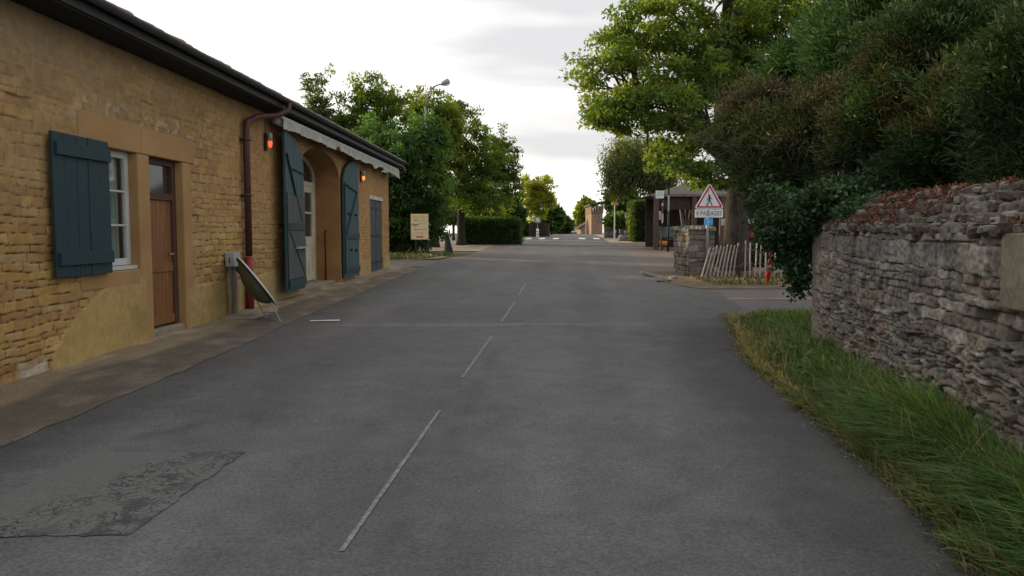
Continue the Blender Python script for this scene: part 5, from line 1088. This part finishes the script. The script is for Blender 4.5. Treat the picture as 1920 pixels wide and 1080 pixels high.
# grey fence + small wall, signs, boulders
Yf = 71; r = root('picket_fence', (fx(1162, Yf), Yf, h(9, Yf)), 'weathered grey board fence below the yellow box sign', 'fence')
q = MB()
for k in range(18):
    xx = fx(1150, Yf)+k*.12; q.box(xx, xx+.105, Yf, Yf+.03, h(xx, Yf)+.05, fz_(419+.6*math.sin(k*1.7), Yf))
q.obj('boards', mat('slate_boards', (.11, .12, .135), (.07, .08, .09), 4, .8, .3, stretch=(5, 5, .5)), r)
for px in (1151, 1164, 1177): q = MB(); xx = fx(px, Yf); q.box(xx-.06, xx+.06, Yf-.07, Yf-.005, h(xx, Yf), fz_(417, Yf)); q.obj('post', M['wood_g'], r)
r = root('low_wall', (fx(1141, Yf), Yf, h(8.7, Yf)), 'short pale stone wall at the left end of the grey board fence', 'wall'); stone_block('stonework', fx(1133, Yf), fx(1149.5, Yf), Yf-.2, Yf+.5, h(9, Yf)-.1, fz_(418, Yf), 47, r); q = MB(); q.box(fx(1133, Yf)+.04, fx(1149.5, Yf)-.03, Yf-.14, Yf+.5, h(9, Yf)-.1, fz_(418.5, Yf)); q.obj('core', M['rock'], r)
Yy = 66; xx = fx(1152.5, Yy); r = root('box_sign', (xx, Yy, h(xx, Yy)), 'yellow and grey box sign high on a pale pole', 'sign')
q = MB(); q.tube([(xx, Yy, h(xx, Yy)-.05), (xx, Yy, fz_(384, Yy))], .05, 8); q.obj('pole', M['white'], r)
q = MB(); q.tube([(fx(1150.5, Yy), Yy-.06, fz_(381.5, Yy)), (fx(1150.5, Yy), Yy+.1, fz_(381.5, Yy))], .19, 12); q.obj('yellow_panel', M['yellow'], r)
q = MB(); q.box(fx(1154.5, Yy), fx(1159, Yy), Yy-.05, Yy+.1, fz_(385, Yy), fz_(378, Yy)); q.obj('grey_panel', M['grey'], r)
xx = fx(1175, 62); r = root('notice_board', (xx, 62, h(xx, 62)), 'small white notice plate at the edge of the tall hedge', 'sign')
q = MB(); q.box(fx(1171.8, 62), fx(1178.5, 62), 61.9, 61.95, fz_(408.5, 62), fz_(398, 62)); q.obj('plate', M['sheet'], r)
q = MB(); q.tube([(xx, 62, h(xx, 62)-.03), (xx, 62, fz_(404, 62))], .03, 6); q.obj('pole', M['steel'], r)
for px, py, s, lab in ((1172, 441, .55, 'large pale boulder at the foot of the tall hedge'), (945, 441, .5, 'largest grey boulder on the left kerb before the crossing'), (925, 443, .25, 'small boulder left of the largest kerb boulder'), (935, 442, .2, 'smallest boulder beside the largest kerb boulder'), (975, 441, .3, 'low boulder close to the brown enclosure')):
    Yk = 62 if px < 1000 else 60; xx = fx(px, Yk); q = MB(); rock(q, (xx, Yk, h(xx, Yk)+s*.25), s, s*.9, s*.62, rnd_, 7, 9); tag(q.obj('boulder', M['rock'], smooth=True), lab, 'boulder', 'boulders by the crossing')
# brown enclosure, bollard, sign, car
Ye = 77; xx = fx(1012, Ye); r = root('brown_enclosure', (xx, Ye+1, h(xx, Ye)), 'rounded dark brown slatted enclosure beneath the small yellow tree', 'enclosure')
q = MB(); 
for k in range(26):
    a = math.pi+math.pi*k/25; ex = xx+math.cos(a)*.98; ey = Ye+1+math.sin(a)*.8; q.tube([(ex, ey, h(ex, ey)-.05), (ex, ey, fz_(420, Ye)+.12*math.sin(math.pi*k/25))], .07, 5)
q.obj('slats', M['wood_d'], r)
q = MB(); q.tube([(xx-.98*math.cos(math.pi*k/12)*1.02, Ye+1-math.sin(math.pi*k/12)*.84, fz_(422, Ye)) for k in range(13)], .04, 5); q.obj('top_rail', mat('rust_brown', (.06, .025, .02), None, 4, .8, .2), r)
xx = fx(1008, 69); zg_ = h(xx, 69); r = root('marker_post', (xx, 69, zg_), 'white marker post with dark bands at the left end of the crosswalk', 'bollard')
q = MB(); q.tube([(xx, 69, zg_-.05), (xx, 69, zg_+.82), (xx, 69, zg_+.87)], [.12, .12, .08], 12); b_ = q.obj('body', M['sheet'], r, smooth=True)
q = MB(); q.tube([(xx, 69, zg_+.34), (xx, 69, zg_+.39)], .123, 12); q.tube([(xx, 69, zg_+.58), (xx, 69, zg_+.63)], .123, 12); q.obj('dark_band', M['black'], b_)
xx = fx(1008, 74); r = root('road_sign', (xx, 74, h(xx, 74)), 'pale square sign on a post above the brown enclosure', 'road sign')
q = MB(); q.tube([(xx, 74, h(xx, 74)), (xx, 74, fz_(408, 74))], .035, 6); q.obj('pole', M['steel'], r)
q = MB(); q.box(fx(1003.5, 74), fx(1012.5, 74), 73.92, 73.95, fz_(417.5, 74), fz_(407, 74)); p_ = q.obj('plate', M['grey'], r)
q = MB(); q.box(fx(1005.5, 74), fx(1010.5, 74), 73.905, 73.915, fz_(415.5, 74), fz_(409, 74)); q.obj('inner_panel', M['sheet'], p_)
Yc = 165; xx = fx(1075.5, Yc); zc = h(xx, Yc); r = root('parked_car', (xx, Yc, zc), 'tiny white car standing at the far end of the road', 'car')
q = MB(); q.prism([(xx-.85, Yc, zc+.25), (xx+.85, Yc, zc+.25), (xx+.85, Yc, zc+.9), (xx+.65, Yc, zc+1.0), (xx+.55, Yc, zc+1.4), (xx-.55, Yc, zc+1.4), (xx-.65, Yc, zc+1.0), (xx-.85, Yc, zc+.9)], (0, 3.8, 0)); q.obj('body', M['carw'], r, bevel=.05)
q = MB(); q.prism([(xx-.6, Yc-.02, zc+1.0), (xx+.6, Yc-.02, zc+1.0), (xx+.5, Yc-.02, zc+1.32), (xx-.5, Yc-.02, zc+1.32)], (0, .01, 0)); q.obj('rear_window', M['glass'], r)
for s in (-1, 1):
    for dy_ in (.6, 3.1): q = MB(); q.tube([(xx+s*.7, Yc+dy_, zc+.3), (xx+s*.87, Yc+dy_, zc+.3)], .3, 12); q.obj('wheel', M['rubber'], r)
# ================================================================== left junction
Yp = 34.5; r = root('sign_board', (at(786, 0, Yp)[0], Yp, h(-4, Yp)), 'cream advertising board on dark posts in front of the dense dark tree', 'billboard')
B0, B1 = at(770.5, 449, Yp), at(803, 401, Yp)
q = MB(); q.box(B0[0], B1[0], Yp, Yp+.03, B0[2], B1[2]); bd = q.obj('panel', M['signcream'], r, bevel=.006)
def sb(a, b, c_, d, m, nm='print'):
    q = MB(); wx = B1[0]-B0[0]; wz = B1[2]-B0[2]; q.box(B0[0]+a*wx, B0[0]+b*wx, Yp-.004, Yp, B1[2]-d*wz, B1[2]-c_*wz); q.obj(nm, m, bd)
pm = mat('faded_print', (.42, .40, .28), (.36, .34, .24), 6, .6, 0); pr_ = mat('faded_red_print', (.45, .27, .16), (.40, .24, .15), 9, .6, 0)
sb(.12, .78, .07, .16, mat('faded_yellow_print', (.60, .45, .12), (.5, .38, .12), 6, .6, 0), 'yellow_band'); sb(.5, .8, .22, .26, pm, 'text_line'); sb(.45, .8, .34, .38, pm, 'text_line'); sb(.18, .85, .58, .62, pr_, 'text_line'); sb(.3, .75, .72, .76, pm, 'text_line')
sb(.3, .7, .875, .925, M['red'], 'red_band')
q = MB(); wx = B1[0]-B0[0]; lx = B0[0]; lz = B1[2]
q.tube([(lx+.01, Yp-.008, lz-.47), (lx+.10, Yp-.008, lz-.44), (lx+.18, Yp-.008, lz-.50), (lx+.36, Yp-.008, lz-.46)], [.006, .016, .02, .005], 5)
q.tube([(lx+.14, Yp-.008, lz-.32), (lx+.20, Yp-.008, lz-.25), (lx+.27, Yp-.008, lz-.26), (lx+.33, Yp-.008, lz-.34)], [.006, .012, .012, .004], 5); q.obj('emblem', M['black'], bd)
for px in (775, 799): q = MB(); xx = at(px, 0, Yp)[0]; q.box(xx-.03, xx+.03, Yp+.035, Yp+.09, h(xx, Yp)-.05, B1[2]-.02); q.obj('post', M['wood_d'], r)
# leaning dark board
Ya = 37; a, b, c_ = at(838, 431, Ya), at(834, 474, Ya), at(847, 470, Ya+.6); r = root('leaning_board', tuple((b[0], Ya, h(b[0], Ya))), 'dark leaning board with a white edge near a pale stump under the left trees', 'board')
q = MB(); q.prism([a, (b[0]+.1, Ya, h(b[0], Ya)), (c_[0]+.1, Ya+.3, h(c_[0], Ya))], (.03, .04, 0)); q.obj('panel', M['black'], r)
q = MB(); q.tube([a, (c_[0]+.12, Ya+.28, h(c_[0], Ya))], .018, 6); q.obj('edge', M['white'], r)
q = MB(); xx = at(833, 0, 37)[0]; q.tube([(xx, 37.1, h(xx, 37)-.05), (xx+.05, 37.1, at(0, 437, 37)[2])], [.09, .06], 8); tag(q.obj('tree_stump', M['barkp']), 'pale narrow stump standing left of the leaning dark board', 'stump')
# street lamp
Yq = 40; bx = at(798, 300, Yq)[0]; zb = h(bx, Yq); r = root('street_lamp', (bx, Yq, zb), 'tall slim street lamp with curved arm above the left trees', 'street lamp')
pts = [(bx, Yq, zb), (bx, Yq, at(0, 200, Yq)[2])]
q = MB(); q.tube(pts, [.09, .05], 10); q.obj('pole', M['steel'], r, smooth=True)
q = MB(); q.tube([at(798, 200, Yq), at(799, 187, Yq), at(803, 176, Yq), at(810, 166, Yq), at(818, 160.5, Yq), at(828, 157, Yq)], [.05, .045, .04, .038, .036, .034], 8); q.obj('arm', M['steel'], r, smooth=True)
q = MB(); a, b = Vector(at(826, 158.5, Yq)), Vector(at(843, 151.5, Yq)); q.tube([a, a.lerp(b, .3), a.lerp(b, .85), b], [.05, .12, .16, .07], 12); lh = q.obj('lamp_head', M['grey'], r, smooth=True)
q = MB(); q.tube([a.lerp(b, .35)-Vector((0, 0, .08)), a.lerp(b, .85)-Vector((0, 0, .1))], [.07, .1], 10); q.obj('lens', M['sheet'], lh, smooth=True)
for o in bpy.data.objects:
    if '_o' in o: del o['_o']
